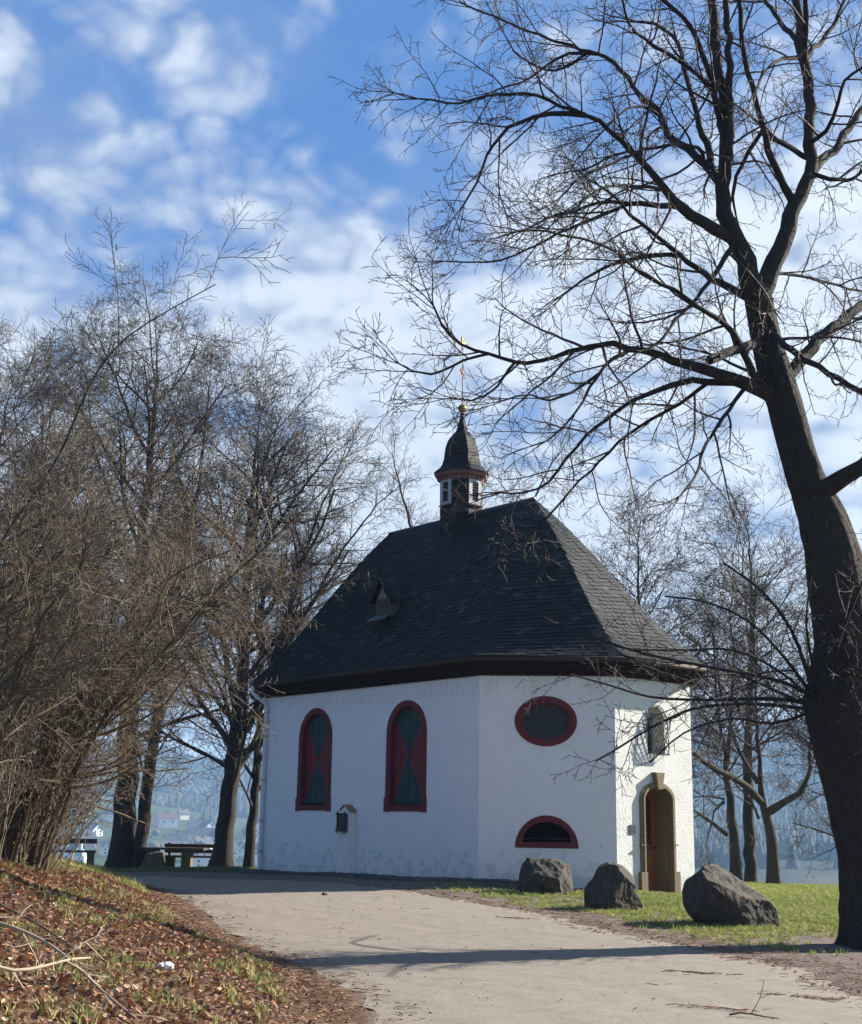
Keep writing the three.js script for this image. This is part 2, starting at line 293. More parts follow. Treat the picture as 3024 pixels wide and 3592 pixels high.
// ───────────── the chapel ─────────────
const chapel = thing('chapel', 'small white chapel with dark slate roof, ridge turret and red window surrounds', 'chapel', [CH.x, 0, CH.z], CH.th);
{
  T.plaster = noiseTex(1024, (u, v) => { const k = 0.93 + 0.05 * tn(u, v, 5, 1) + 0.045 * tn(u, v, 14, 3) + 0.03 * tn(u, v, 60, 4); return [k, k * 0.995, k * 0.985]; });
  const lump = (u, v) => { const a = tn(u, v, 26, 4), b = tn(u, v, 55, 8), c = tn(u, v, 120, 2), d = tn(u, v, 260, 6); return 0.5 + 0.22 * a + 0.25 * Math.max(-0.2, b) + 0.16 * c + 0.08 * d; };
  T.plasterBump = noiseTex(1024, lump);
  // rising damp: grey-green stain patches with their own outline near the foot of the side walls
  const W = 1024, H = 512, d = new Uint8Array(W * H * 4);
  for (let j = 0; j < H; j++) for (let i = 0; i < W; i++) {
    const s = i / W * 8.5, y = j / H * 5.2, n = fbm2(s * 2.1, y * 2.1 + 3, 5), m = fbm2(s * 6 + 9, y * 5, 4);
    const st = sstep(0.08, 0.34, n * 0.9 + m * 0.5 + 0.42 - (y - 0.3) * 0.95) * 0.30, drip = y > 4.2 ? sstep(0.15, 0.5, n2(s * 9, y * 0.8) + m) * 0.10 : 0;
    const base = 0.945 + 0.035 * fbm2(s * 1.3, y * 1.3, 4) + 0.02 * m, k = (j * W + i) * 4;
    d[k] = 255 * clamp(base * (1 - st * 0.62 - drip)); d[k + 1] = 255 * clamp(base * (1 - st * 0.55 - drip)); d[k + 2] = 255 * clamp(base * 0.99 * (1 - st * 0.62 - drip)); d[k + 3] = 255;
  }
  const stain = new THREE.DataTexture(d, W, H); stain.magFilter = THREE.LinearFilter; stain.minFilter = THREE.LinearMipmapLinearFilter; stain.generateMipmaps = true; stain.wrapS = stain.wrapT = THREE.RepeatWrapping; stain.needsUpdate = true;
  stain.repeat.set(1 / 8.5, 1 / 5.2);
  const plSmooth = new THREE.MeshStandardMaterial({ color: new THREE.Color().setRGB(0.83, 0.825, 0.81), map: stain, bumpMap: rep(T.plasterBump, 0.7), bumpScale: 0.011, roughness: 0.93 });
  const plRough = new THREE.MeshStandardMaterial({ color: new THREE.Color().setRGB(0.80, 0.79, 0.765), map: stain, bumpMap: rep(T.plasterBump, 0.8), bumpScale: 0.024, roughness: 0.95 });
  const plPlain = new THREE.MeshStandardMaterial({ color: new THREE.Color().setRGB(0.82, 0.815, 0.80), map: rep(T.plaster, 0.5), bumpMap: rep(T.plasterBump, 0.8), bumpScale: 0.012, roughness: 0.93 });
  T.plPlain = plPlain;
  const woodGrain = noiseTex(512, (u, v) => 0.78 + 0.14 * tn(u * 1, v, 10, 3) + 0.12 * n2(u * 90, v * 3) + 0.06 * n2(u * 220, v * 7));
  T.wood = woodGrain;
  const red = new THREE.MeshStandardMaterial({ color: new THREE.Color().setRGB(0.165, 0.014, 0.018), map: rep(T.ground, 1.3), bumpMap: rep(T.groundBump, 1), bumpScale: 0.003, roughness: 0.75 });
  const darkGlass = new THREE.MeshPhysicalMaterial({ color: new THREE.Color().setRGB(0.18, 0.21, 0.27), roughness: 0.12, transmission: 1, thickness: 0, specularIntensity: 0.5 });
  const lead = std([0.10, 0.11, 0.12], 0.5, { metalness: 0.3 }), iron = std([0.018, 0.018, 0.02], 0.6), backing = std([0.07, 0.05, 0.04], 0.9);

  const shapeOf = (pts) => new THREE.Shape(pts.map(p => new THREE.Vector2(...p)));
  const arch = (cx, w, y0, spring, rise, n = 18, flare = 0) => { const a = [[cx - w / 2 - flare, y0], [cx + w / 2 + flare, y0]]; for (let k = 0; k <= n; k++) { const t = k / n * Math.PI; a.push([cx + Math.cos(t) * w / 2, spring + Math.sin(t) * rise]); } return a; };
  const oval = (cx, cy, a, b, n = 40) => Array.from({ length: n }, (_, k) => [cx + a * Math.cos(k / n * 2 * Math.PI), cy + b * Math.sin(k / n * 2 * Math.PI)]);
  const halfOval = (cx, y0, a, b, n = 20) => { const q = []; for (let k = 0; k <= n; k++) { const t = k / n * Math.PI; q.push([cx + a * Math.cos(t), y0 + b * Math.sin(t)]); } return q; };
  const ext = (outer, holes, z0, z1, bevel = 0) => {
    const s = shapeOf(outer); for (const h of holes) s.holes.push(new THREE.Path(h.map(p => new THREE.Vector2(...p))));
    const g = new THREE.ExtrudeGeometry(s, { depth: z1 - z0 - 2 * bevel, bevelEnabled: bevel > 0, bevelSize: bevel, bevelThickness: bevel, bevelSegments: 2, bevelOffset: -bevel, curveSegments: 8 }); g.translate(0, 0, z0 + bevel); return g;
  };
  // wall frame: x along the wall (left to right from outside), y up, z outwards
  const frameOf = (k) => { const A = FOOT[k], B = FOOT[(k + 1) % 8], l = Math.hypot(B[0] - A[0], B[1] - A[1]), dx = (B[0] - A[0]) / l, dz = (B[1] - A[1]) / l; const M = new THREE.Matrix4().makeBasis(new THREE.Vector3(dx, 0, dz), new THREE.Vector3(0, 1, 0), new THREE.Vector3(-dz, 0, dx)); M.setPosition(A[0], 0, A[1]); return { M, l }; };
  const put = (name, g, mat, fr, parent = chapel) => { g.applyMatrix4(fr.M); return mesh(name, g, mat, parent); };
  const sub = (name, mb, mat, fr, parent) => put(name, mb.geo(), mat, fr, parent);

  // painted shutter: green hourglass on a red ground
  const cv = document.createElement('canvas'); cv.width = 256; cv.height = 512; const cx = cv.getContext('2d');
  cx.fillStyle = 'rgb(118,22,28)'; cx.fillRect(0, 0, 256, 512);
  cx.fillStyle = 'rgb(16,58,56)'; cx.beginPath(); cx.moveTo(8, 0); cx.lineTo(248, 0); cx.lineTo(246, 60); cx.lineTo(130, 262); cx.lineTo(244, 490); cx.lineTo(250, 512); cx.lineTo(6, 512); cx.lineTo(12, 490); cx.lineTo(126, 262); cx.lineTo(10, 60); cx.closePath(); cx.fill();
  const img = cx.getImageData(0, 0, 256, 512), rr = mulberry(5);
  for (let k = 0; k < img.data.length; k += 4) { const x = (k / 4) % 256, y = (k / 4) / 256 | 0, g = 0.82 + 0.3 * (0.5 + 0.5 * n2(x * 0.35, y * 0.012)) * 0.6 + 0.08 * (rr() - 0.5) + 0.1 * n2(x * 0.03, y * 0.02); for (let c = 0; c < 3; c++) img.data[k + c] = Math.min(255, img.data[k + c] * g); }
  cx.putImageData(img, 0, 0);
  const shutterTex = new THREE.CanvasTexture(cv); shutterTex.colorSpace = THREE.SRGBColorSpace;
  const shutterMat = new THREE.MeshStandardMaterial({ map: shutterTex, roughness: 0.7 });

  const archWindow = (fr, c, y0, spring, rise, w) => {
    const band = 0.165, iw = w - 2 * band, iy0 = y0 + 0.12, irise = rise - 0.15;
    const fm = put('window', ext(arch(c, w, y0, spring, rise, 22, 0.012), [arch(c, iw, iy0, spring, irise)], -0.16, 0.018, 0.008), red, fr);
    // small plinth blocks at the foot of the surround
    sub('plinth_block', new MB().box(c - w / 2 - 0.035, y0 - 0.012, -0.1, c - w / 2 + band - 0.01, y0 + 0.30, 0.026), red, fr, fm);
    sub('plinth_block', new MB().box(c + w / 2 - band + 0.01, y0 - 0.012, -0.1, c + w / 2 + 0.03, y0 + 0.30, 0.026), red, fr, fm);
    const x0 = c - iw / 2 + 0.01, x1 = c + iw / 2 - 0.01, yb = iy0 + 0.05, top = (x) => spring + irise * Math.sqrt(Math.max(0, 1 - ((x - c) / (iw / 2)) ** 2)) - 0.015;
    for (let k = 0; k < 4; k++) {   // four planks
      const a = lerp(x0, x1, k / 4) + 0.007, b = lerp(x0, x1, (k + 1) / 4) - 0.007, pts = [[a, yb], [b, yb]];
      for (let j = 8; j >= 0; j--) { const x = lerp(a, b, j / 8); pts.push([x, top(x)]); }
      const g = ext(pts, [], -0.13, -0.085 + 0.004 * (k % 2), 0.004), uv = g.attributes.uv, ps = g.attributes.position;
      for (let i = 0; i < uv.count; i++) uv.setXY(i, (ps.getX(i) - x0) / (x1 - x0), (ps.getY(i) - yb) / (spring + irise - yb));
      put('plank', g, shutterMat, fr, fm);
    }
    sub('shutter_bar', new MB().box(x0 + 0.02, yb + 0.66, -0.085, x1 - 0.02, yb + 0.695, -0.062), iron, fr, fm);
    sub('latch', new MB().box(x0 + 0.05, yb + 0.64, -0.085, x0 + 0.08, yb + 0.78, -0.055).box(x0 + 0.05, yb + 0.7, -0.06, x0 + 0.16, yb + 0.722, -0.045), iron, fr, fm);
    sub('shutter_back', new MB().box(x0 - 0.02, iy0 - 0.02, -0.2, x1 + 0.02, spring + irise + 0.02, -0.15), backing, fr, fm);
    return arch(c, w - 0.05, y0 + 0.02, spring, rise - 0.02, 22);
  };
  const lattice = (mb, inside, x0, x1, y0, y1, dx, dy, z, r) => {   // diamond lattice clipped by a test
    for (const sgn of [1, -1]) for (let c = -60; c < 60; c++) {
      let run = null; const flush = () => { if (run && run.length > 1) mb.tube([run[0], run[run.length - 1]], 4); run = null; };
      for (let t = 0; t <= 120; t++) { const y = lerp(y0, y1, t / 120), x = (x0 + x1) / 2 + c * dx + sgn * (y - y0) * dx / dy; if (x > x0 && x < x1 && inside(x, y)) (run ||= []).push([x, y, typeof z === 'function' ? z(x, y) : z, r]); else flush(); }
      flush();
    }
    return mb;
  };

  for (let k = 0; k < 8; k++) {
    const fr = frameOf(k), holes = [];
    if (k === 0) { holes.push(archWindow(fr, 2.315, 1.775, 3.52, 0.71, 1.40)); holes.push(archWindow(fr, 5.86, 1.775, 3.52, 0.70, 1.43)); }
    if (k === 1) {
      const ow = put('window', ext(oval(1.392, 3.655, 0.652, 0.522, 48), [oval(1.392, 3.655, 0.50, 0.372, 48)], -0.2, 0.018, 0.008), red, fr); tag(ow, 'oval window in a broad dark red surround');
      put('pane', ext(oval(1.392, 3.655, 0.51, 0.382), [], -0.17, -0.16), darkGlass, fr, ow);
      sub('lead_lattice', lattice(new MB(), (x, y) => ((x - 1.392) / 0.49) ** 2 + ((y - 3.655) / 0.365) ** 2 < 1, 0.88, 1.9, 3.28, 4.03, 0.115, 0.15, -0.152, 0.0045), lead, fr, ow);
      put('inner_frame', ext(oval(1.392, 3.655, 0.505, 0.377), [oval(1.392, 3.655, 0.47, 0.342)], -0.158, -0.12, 0.006), std([0.05, 0.03, 0.03], 0.6), fr, ow);
      holes.push(oval(1.392, 3.655, 0.63, 0.50));
      const sw = put('window', ext(halfOval(1.403, 1.078, 0.65, 0.655), [halfOval(1.403, 1.19, 0.495, 0.405)], -0.34, 0.018, 0.008), red, fr); tag(sw, 'half-round opening in a dark red surround near the ground');
      sub('iron_bar', new MB().box(0.9, 1.25, -0.315, 1.905, 1.275, -0.295), iron, fr, sw);
      holes.push(halfOval(1.403, 1.10, 0.63, 0.63));
    }
    if (k === 2) {
      // deep round-arched window with a bellied iron grille
      const c = 1.22 + 0.06, w = 0.54, ar = arch(c, w, 3.05, 3.78, 0.27);
      const win = put('window', ext(arch(c, w + 0.02, 3.04, 3.78, 0.28), [arch(c, w - 0.04, 3.07, 3.78, 0.25)], -0.40, -0.34), std([0.07, 0.06, 0.05], 0.7), fr); tag(win, 'small round-arched window behind an iron grille above the door');
      put('pane', ext(arch(c, w - 0.03, 3.06, 3.78, 0.26), [], -0.375, -0.367), darkGlass, fr, win);
      sub('lead_lattice', lattice(new MB(), (x, y) => y < 3.78 ? true : ((x - c) / 0.25) ** 2 + ((y - 3.78) / 0.25) ** 2 < 1, c - 0.25, c + 0.25, 3.07, 4.03, 0.09, 0.13, -0.362, 0.004), lead, fr, win);
      const bz = (x, y) => 0.03 + 0.085 * Math.max(0, 1 - ((y - 3.3) / 0.62) ** 2);
      const gm = lattice(new MB(), (x, y) => y < 3.78 ? true : ((x - c) / 0.30) ** 2 + ((y - 3.78) / 0.30) ** 2 < 1, c - 0.30, c + 0.30, 3.03, 4.08, 0.10, 0.15, bz, 0.0075);
      const rim = arch(c, 0.60, 3.03, 3.78, 0.30, 14).map(([x, y]) => [x, y, bz(x, y), 0.011]); rim.push(rim[0]); gm.tube(rim, 5);
      for (const y of [3.05, 3.6]) for (const s of [-1, 1]) gm.tube([[c + s * 0.3, y, bz(0, y), 0.009], [c + s * 0.3, y, -0.03, 0.009]], 5);
      sub('grille', gm, iron, fr, win);
      holes.push(ar);
      // doorway: moulded sandstone surround, deep reveal, panelled wooden door
      const U = (w1, sp1, r1, w2, sp2, r2, y0) => { const o = arch(D, w1, y0, sp1, r1, 20), i = arch(D, w2, y0, sp2, r2, 20); return [o[0], ...o.slice(2).reverse(), o[1], i[1], ...i.slice(2), i[0]]; };
      const D = 1.22 + 0.035, seg = (w, y0, spring, rise) => arch(D, w, y0, spring, rise, 20);
      T.sand = noiseTex(512, (u, v) => { const k = 0.8 + 0.14 * tn(u, v, 12, 2) + 0.10 * tn(u, v, 60, 4) + 0.06 * tn(u, v, 180, 7); return [k, k * 0.97, k * 0.9]; });
      const sand = new THREE.MeshStandardMaterial({ color: new THREE.Color().setRGB(0.24, 0.19, 0.115), map: rep(T.sand, 1), bumpMap: rep(T.groundBump, 1.2), bumpScale: 0.006, roughness: 0.9 });
      const sr = put('door_surround', ext(U(1.10, 2.10, 0.36, 0.98, 2.10, 0.31, 0.15), [], -0.05, 0.045, 0.012), sand, fr);
      put('inner_moulding', ext(U(0.99, 2.10, 0.315, 0.86, 2.08, 0.27, 0.152), [], -0.06, 0.072, 0.016), sand, fr, sr);
      put('reveal', ext(U(1.0, 2.10, 0.30, 0.868, 2.082, 0.274, 0.154), [], -0.50, -0.062), sand, fr, sr);
      put('keystone', ext([[D - 0.085, 2.30], [D + 0.085, 2.30], [D + 0.115, 2.52], [D + 0.15, 2.66], [D - 0.15, 2.66], [D - 0.115, 2.52]], [], -0.05, 0.125, 0.016), sand, fr, sr);
      for (const s of [-1, 1]) { const x = D + s * 0.515; sub('plinth_block', new MB().box(x - 0.095, 0.12, -0.04, x + 0.095, 0.62, 0.092), sand, fr, sr); }
      for (const s of [-1, 1]) { const x = D + s * 0.505; sub('impost', new MB().box(x - 0.075, 1.155, -0.03, x + 0.075, 1.18, 0.082), sand, fr, sr); }
      const oak = new THREE.MeshStandardMaterial({ color: new THREE.Color().setRGB(0.26, 0.09, 0.022), map: rep(woodGrain, 1.2, 0.7), bumpMap: rep(woodGrain, 1.2, 0.7), bumpScale: 0.004, roughness: 0.5 });
      const oakDark = new THREE.MeshStandardMaterial({ color: new THREE.Color().setRGB(0.16, 0.05, 0.017), map: rep(woodGrain, 1.2, 0.7), roughness: 0.5 });
      const door = put('door', ext(seg(0.88, 0.19, 2.085, 0.275), [[[D - 0.30, 1.16], [D + 0.30, 1.16], ...[0, 1, 2, 3, 4, 5, 6, 7, 8].map(j => [D + 0.30 * Math.cos(j / 8 * Math.PI), 2.02 + 0.2 * Math.sin(j / 8 * Math.PI)])]], -0.47, -0.41, 0.004), oak, fr);
      put('glazed_panel', ext(seg(0.64, 1.14, 2.02, 0.22), [], -0.455, -0.445), darkGlass, fr, door);
      sub('door_lattice', lattice(new MB(), (x, y) => y < 2.02 || ((x - D) / 0.3) ** 2 + ((y - 2.02) / 0.2) ** 2 < 1, D - 0.3, D + 0.3, 1.17, 2.21, 0.085, 0.12, -0.43, 0.011), oakDark, fr, door);
      for (const [x0, x1, y0, y1] of [[-0.36, -0.03, 0.62, 1.05], [0.03, 0.36, 0.62, 1.05], [-0.36, 0.36, 0.27, 0.55]]) put('door_panel', ext([[D + x0, y0], [D + x1, y0], [D + x1, y1], [D + x0, y1]], [], -0.412, -0.392, 0.012), oak, fr, door);
      sub('door_handle', new MB().tube([[D - 0.38, 1.12, -0.40, 0.012], [D - 0.38, 1.12, -0.35, 0.012], [D - 0.28, 1.12, -0.345, 0.010]], 6, { cap: 1 }).box(D - 0.40, 1.03, -0.412, D - 0.36, 1.2, -0.40), iron, fr, door);
      sub('mid_rail', new MB().box(D - 0.40, 1.085, -0.412, D + 0.40, 1.13, -0.385), oakDark, fr, door);
      sub('threshold', new MB().box(D - 0.72, 0.02, -0.5, D + 0.78, 0.178, 0.16), std([0.24, 0.22, 0.19], 0.9, { map: rep(T.sand, 1) }), fr, chapel);
      holes.push(arch(D, 0.98, 0.13, 2.1, 0.30, 20));
      // plaque beside the door
      const pq = sub('plaque', new MB().box(0.377, 1.385, -0.01, 0.553, 1.568, 0.016), std([0.022, 0.026, 0.04], 0.75), fr, chapel); tag(pq, 'small dark plaque beside the door');
      sub('plaque_screw', new MB().tube([[0.392, 1.55, 0.012, 0.006], [0.392, 1.55, 0.02, 0.006]], 6, { cap: 1 }), lead, fr, pq); sub('plaque_screw', new MB().tube([[0.538, 1.55, 0.012, 0.006], [0.538, 1.55, 0.02, 0.006]], 6, { cap: 1 }), lead, fr, pq);
    }
    const g = ext([[0, -0.4], [fr.l, -0.4], [fr.l, 4.66], [0, 4.66]], holes, -0.45, 0);
    const wl = put('wall', g, k === 2 ? plRough : plSmooth, fr);
    if (k === 2) tag(wl, 'rough sunlit plaster wall with the doorway');
  }
  // interior floor slab so that the room is closed
  mesh('floor', new MB().face(FOOT.map(p => [p[0] * 0.97, 0.16, p[1] * 0.995 - 0.03])).geo(), std([0.2, 0.18, 0.16], 0.9), chapel);
  mesh('ceiling', new MB().face(FOOT.map(p => [p[0] * 0.93, 4.6, p[1] * 0.985 - 0.09]).reverse()).face(FOOT.map(p => [p[0] * 0.93, 4.64, p[1] * 0.985 - 0.09])).geo(), std([0.4, 0.36, 0.3], 0.9), chapel);

  // ── eaves, gutter and roof ──
  const offset = (o) => FOOT.map((P, k) => { const A = FOOT[(k + 7) % 8], B = FOOT[(k + 1) % 8]; const n1 = (() => { const l = Math.hypot(P[0] - A[0], P[1] - A[1]); return [-(P[1] - A[1]) / l, (P[0] - A[0]) / l]; })(), n2_ = (() => { const l = Math.hypot(B[0] - P[0], B[1] - P[1]); return [-(B[1] - P[1]) / l, (B[0] - P[0]) / l]; })(); const bx = n1[0] + n2_[0], bz = n1[1] + n2_[1], dd = bx * n1[0] + bz * n1[1]; return [P[0] + bx / dd * o, P[1] + bz / dd * o]; });
  const loft = (prof) => { const m = new MB(); for (let j = 0; j + 1 < prof.length; j++) { const a = offset(prof[j][0]), b = offset(prof[j + 1][0]); for (let k = 0; k < 8; k++) { const k1 = (k + 1) % 8; m.face([[a[k][0], prof[j][1], a[k][1]], [a[k1][0], prof[j][1], a[k1][1]], [b[k1][0], prof[j + 1][1], b[k1][1]], [b[k][0], prof[j + 1][1], b[k][1]]]); } } return m; };
  const brown = new THREE.MeshPhysicalMaterial({ color: new THREE.Color().setRGB(0.020, 0.007, 0.006), map: rep(woodGrain, 0.5), roughness: 0.8, specularIntensity: 0.25 });
  mesh('cornice', loft([[-0.02, 4.60], [0.05, 4.60], [0.07, 4.66], [0.13, 4.69], [0.16, 4.74], [0.25, 4.77], [0.28, 4.83], [0.31, 4.84], [0.31, 4.935], [0.05, 4.94]]).geo(), brown, chapel);
  { const m = new MB(), q = offset(0.365); m.tube([...q, q[0]].map(p => [p[0], 4.925, p[1], 0.062]), 10); mesh('gutter', m.geo(), std([0.035, 0.018, 0.014], 0.75), chapel); }
  { const m = new MB(), x = -3.27, z = -10.13; m.tube([[-3.6, 4.9, -10.35, 0.05], [-3.6, 4.72, -10.35, 0.05], [-3.5, 4.6, -10.28, 0.05], [x - 0.04, 4.46, z - 0.04, 0.05], [x - 0.03, 4.3, z, 0.05], [x - 0.03, 0.24, z, 0.05]], 10, { cap: 1 }); const dp = mesh('downpipe', m.geo(), std([0.62, 0.63, 0.64], 0.5), chapel);
    for (const y of [0.75, 1.5, 2.5, 3.6]) mesh('pipe_clamp', new MB().tube([[x - 0.03, y, z, 0.06], [x - 0.03, y + 0.03, z, 0.06]], 10).geo(), std([0.2, 0.2, 0.21], 0.5), dp); }

  const EV = offset(0.42), Y0 = 4.95, YR = 9.28, RF = [0, -3.7], RR = [0, -9.34];
  const prof = (s) => s - 0.46 * s * (1 - s) ** 3 + 0.12 * s * s * (1 - s);
  const ridgeEnds = [[RR, RF], [RF, RF], [RF, RF], [RF, RF], [RF, RR], [RR, RR], [RR, RR], [RR, RR]];
  const roofFace = (k) => { const A = EV[k], B = EV[(k + 1) % 8], [C, D] = ridgeEnds[k]; return (a, s) => [lerp(lerp(A[0], B[0], a), lerp(C[0], D[0], a), s), Y0 + (YR - Y0) * prof(s), lerp(lerp(A[1], B[1], a), lerp(C[1], D[1], a), s)]; };
  const under = std([0.03, 0.032, 0.036], 0.9);
  const rm = new MB();
  for (let k = 0; k < 8; k++) { const P = roofFace(k), na = 6, ns = 18; for (let i = 0; i < na; i++) for (let j = 0; j < ns; j++) { const q = [P(i / na, j / ns), P((i + 1) / na, j / ns), P((i + 1) / na, (j + 1) / ns), P(i / na, (j + 1) / ns)]; rm.face(k && j === ns - 1 && k !== 4 ? [q[0], q[1], q[2]] : q); } }
  const roof = mesh('roof', rm.geo(), under, chapel);
  // slate of rounded cut, laid in courses
  const slateM = new MB();
  { const o = [[-0.5, 0.03], [0.12, 0], [0.34, 0.07], [0.47, 0.2], [0.5, 0.36], [0.5, 1], [-0.5, 1]], zt = (y) => 1 - y, top = o.map(([x, y]) => [x, y, zt(y)]); slateM.face(top); for (let j = 0; j < 4; j++) slateM.face([[o[j][0], o[j][1], zt(o[j][1]) - 0.55], [o[j + 1][0], o[j + 1][1], zt(o[j + 1][1]) - 0.55], top[j + 1], top[j]]); slateM.face([[-0.5, 1, -0.2], [-0.5, 0.03, 0.42], top[0], top[6]]); }
  const slateGeo = slateM.geo(), rnd = mulberry(77);
  const tones = [[0.009, 0.010, 0.012], [0.013, 0.014, 0.015], [0.007, 0.009, 0.010], [0.019, 0.018, 0.016], [0.010, 0.013, 0.012], [0.034, 0.036, 0.038]];
  const slateTex = noiseTex(256, (u, v) => 0.8 + 0.2 * tn(u, v, 8, 3) + 0.12 * tn(u, v, 40, 2));
  const slateMats = tones.map(t => new THREE.MeshPhysicalMaterial({ color: new THREE.Color().setRGB(...t), roughness: 0.62, specularIntensity: 0.36 })), slateStuff = new THREE.MeshPhysicalMaterial({ vertexColors: true, roughness: 0.62, specularIntensity: 0.36 });
  const camL = (() => { const [X, Z] = toLocal(0, 0); return new THREE.Vector3(X, 1.6, Z); })();
  const X3 = new THREE.Vector3(), Y3 = new THREE.Vector3(), Z3 = new THREE.Vector3();
  const layFace = (P, list, row, wid, rise = 0, thick = 0.028, len = 2.15) => {
    const m0 = P(0.5, 0), m1 = P(0.5, 1); let L = 0, prev = m0; const arc = [0]; for (let j = 1; j <= 40; j++) { const q = P(0.5, j / 40); L += Math.hypot(q[0] - prev[0], q[1] - prev[1], q[2] - prev[2]); arc.push(L); prev = q; }
    const sAt = (d) => { let j = 0; while (j < 39 && arc[j + 1] < d) j++; return (j + (d - arc[j]) / (arc[j + 1] - arc[j])) / 40; };
    const rows = Math.floor(L / row);
    for (let r = 0; r < rows; r++) {
      const s = sAt(Math.max(0, r * row - 0.02)), A = P(0, s), B = P(1, s), w = Math.hypot(A[0] - B[0], A[1] - B[1], A[2] - B[2]); if (w < 0.06) continue;
      const n = Math.max(1, Math.round(w / wid)), sh = rnd() * 0.6 - 0.3;
      let a = -1;
      for (let i = 0; i <= n; i++) {
        const a0 = clamp((i + sh) / n), a1 = clamp((i + 1 + sh) / n); if (a1 - a0 < 0.12 / n) continue;
        const am = (a0 + a1) / 2, ss = clamp(s + rise * (am - 0.5) + (rnd() - 0.5) * 0.0025, 0, 0.995), p = P(am, ss), q = P(am, Math.min(1, ss + 0.02)), ql = P(Math.max(0, am - 0.02), ss), qr = P(Math.min(1, am + 0.02), ss);
        Y3.set(q[0] - p[0], q[1] - p[1], q[2] - p[2]).normalize(); X3.set(qr[0] - ql[0], qr[1] - ql[1], qr[2] - ql[2]).normalize(); Z3.crossVectors(X3, Y3).normalize(); X3.crossVectors(Y3, Z3);
        const ang = (rnd() - 0.5) * 0.05, c = Math.cos(ang), sn = Math.sin(ang), xa = X3.clone().multiplyScalar(c).addScaledVector(Y3, sn), ya = Y3.clone().multiplyScalar(c).addScaledVector(X3, -sn);
        const M = new THREE.Matrix4().makeBasis(xa.multiplyScalar((a1 - a0) * w * 1.03), ya.multiplyScalar(Math.min(row * len, (1 - ss) * L + 0.01)), Z3.clone().multiplyScalar(thick * (0.8 + 0.5 * rnd()))); M.setPosition(p[0] + Z3.x * 0.006, p[1] + Z3.y * 0.006, p[2] + Z3.z * 0.006);
        const facing = Z3.dot(camL.clone().sub(new THREE.Vector3(...p)).normalize());
        list.push({ M, tone: rnd() < 0.06 ? 5 : rnd() * 5 | 0, d: facing > 0.05 ? Math.hypot(p[0] - camL.x, p[1] - camL.y, p[2] - camL.z) / Math.sqrt(facing) : 999, v: 0.75 + rnd() * 0.5 });
      }
    }
  };
  const pour = (list, name, parent) => { const m = new MB(); for (const o of list) { const b = m.p.length; m.add(slateM, o.M); const t = tones[o.tone]; for (let k = b; k < m.p.length; k += 3) m.c.push(t[0] * o.v, t[1] * o.v, t[2] * o.v); } const r = mesh(name, m.geo(), slateStuff, parent); r.userData.kind = 'stuff'; return r; };
  const all = [];
  for (let k = 0; k < 8; k++) layFace(roofFace(k), all, 0.128, 0.19, k === 0 || k === 4 ? 0.0 : 0.035);
  // slates folded over the hips and the ridge
  for (let k = 0; k < 8; k++) { const P = roofFace(k); if (k === 0 || k === 4) continue; for (const e of [0, 1]) layFace((a, s) => { const A = P(e, s), B = P(1 - e, s), w = Math.hypot(A[0] - B[0], A[2] - B[2]), f = Math.min(0.5, 0.3 / Math.max(w, 0.01)), t = e ? 1 - f * (1 - a) : f * a, q = P(t, s); return [q[0], q[1] + 0.016, q[2]]; }, all, 0.10, 0.3, 0, 0.02); }
  all.sort((p, q) => p.d - q.d);
  all.slice(0, 300).forEach(o => { const m = new THREE.Mesh(slateGeo, slateMats[o.tone]); m.name = 'slate'; m.castShadow = m.receiveShadow = true; o.M.decompose(m.position, m.quaternion, m.scale); roof.add(m); });
  pour(all.slice(300), 'slates', roof);
  
  mesh('ridge_cap', new MB().tube([[0, YR + 0.01, RF[1] + 0.05, 0.05], [0, YR + 0.01, RR[1] - 0.05, 0.05]], 8, { cap: 1 }).geo(), std([0.05, 0.055, 0.06], 0.5), roof);

  // ── small gabled dormer on the long side ──
  {
    const yb = 6.42, zc = -6.42, hw = 0.27, xf = -2.46, dm = mesh('dormer', (() => { const m = new MB(), pr = [[-hw, yb], [hw, yb], [hw, yb + 0.40], [0, yb + 0.80], [-hw, yb + 0.40]]; m.face(pr.map(([z, y]) => [xf, y, zc + z])); for (let j = 0; j < 5; j++) { const [a, b] = [pr[j], pr[(j + 1) % 5]]; m.face([[xf, b[1], zc + b[0]], [xf, a[1], zc + a[0]], [xf + 1.2, a[1], zc + a[0]], [xf + 1.2, b[1], zc + b[0]]]); } return m; })().geo(), std([0.055, 0.058, 0.06], 0.7), chapel);
    const wd = std([0.09, 0.05, 0.04], 0.8, { map: rep(woodGrain, 2, 1) });
    mesh('hatch', new MB().box(xf - 0.022, yb + 0.03, zc - 0.2, xf - 0.002, yb + 0.40, zc + 0.2).geo(), wd, dm);
    mesh('gable_board', new MB().face([[xf - 0.012, yb + 0.43, zc - 0.2], [xf - 0.012, yb + 0.43, zc + 0.2], [xf - 0.012, yb + 0.73, zc]]).geo(), std([0.20, 0.16, 0.10], 0.8), dm);
    mesh('vent_shade_disc', new THREE.CylinderGeometry(0.045, 0.045, 0.01, 14).rotateZ(Math.PI / 2).translate(xf - 0.024, yb + 0.23, zc), std([0.045, 0.03, 0.025], 0.9), dm);  // no opening cut: a dark disc carries the shade inside the round vent
    const ls = []; for (const s of [-1, 1]) layFace((a, t) => { const aa = s < 0 ? a : 1 - a; return [lerp(xf - 0.12, xf + 1.15, s < 0 ? 1 - a : a), lerp(yb + 0.32, yb + 0.84, t), zc + s * lerp(0.36, 0, t)]; }, ls, 0.11, 0.17);
    pour(ls, 'dormer_slates', dm);
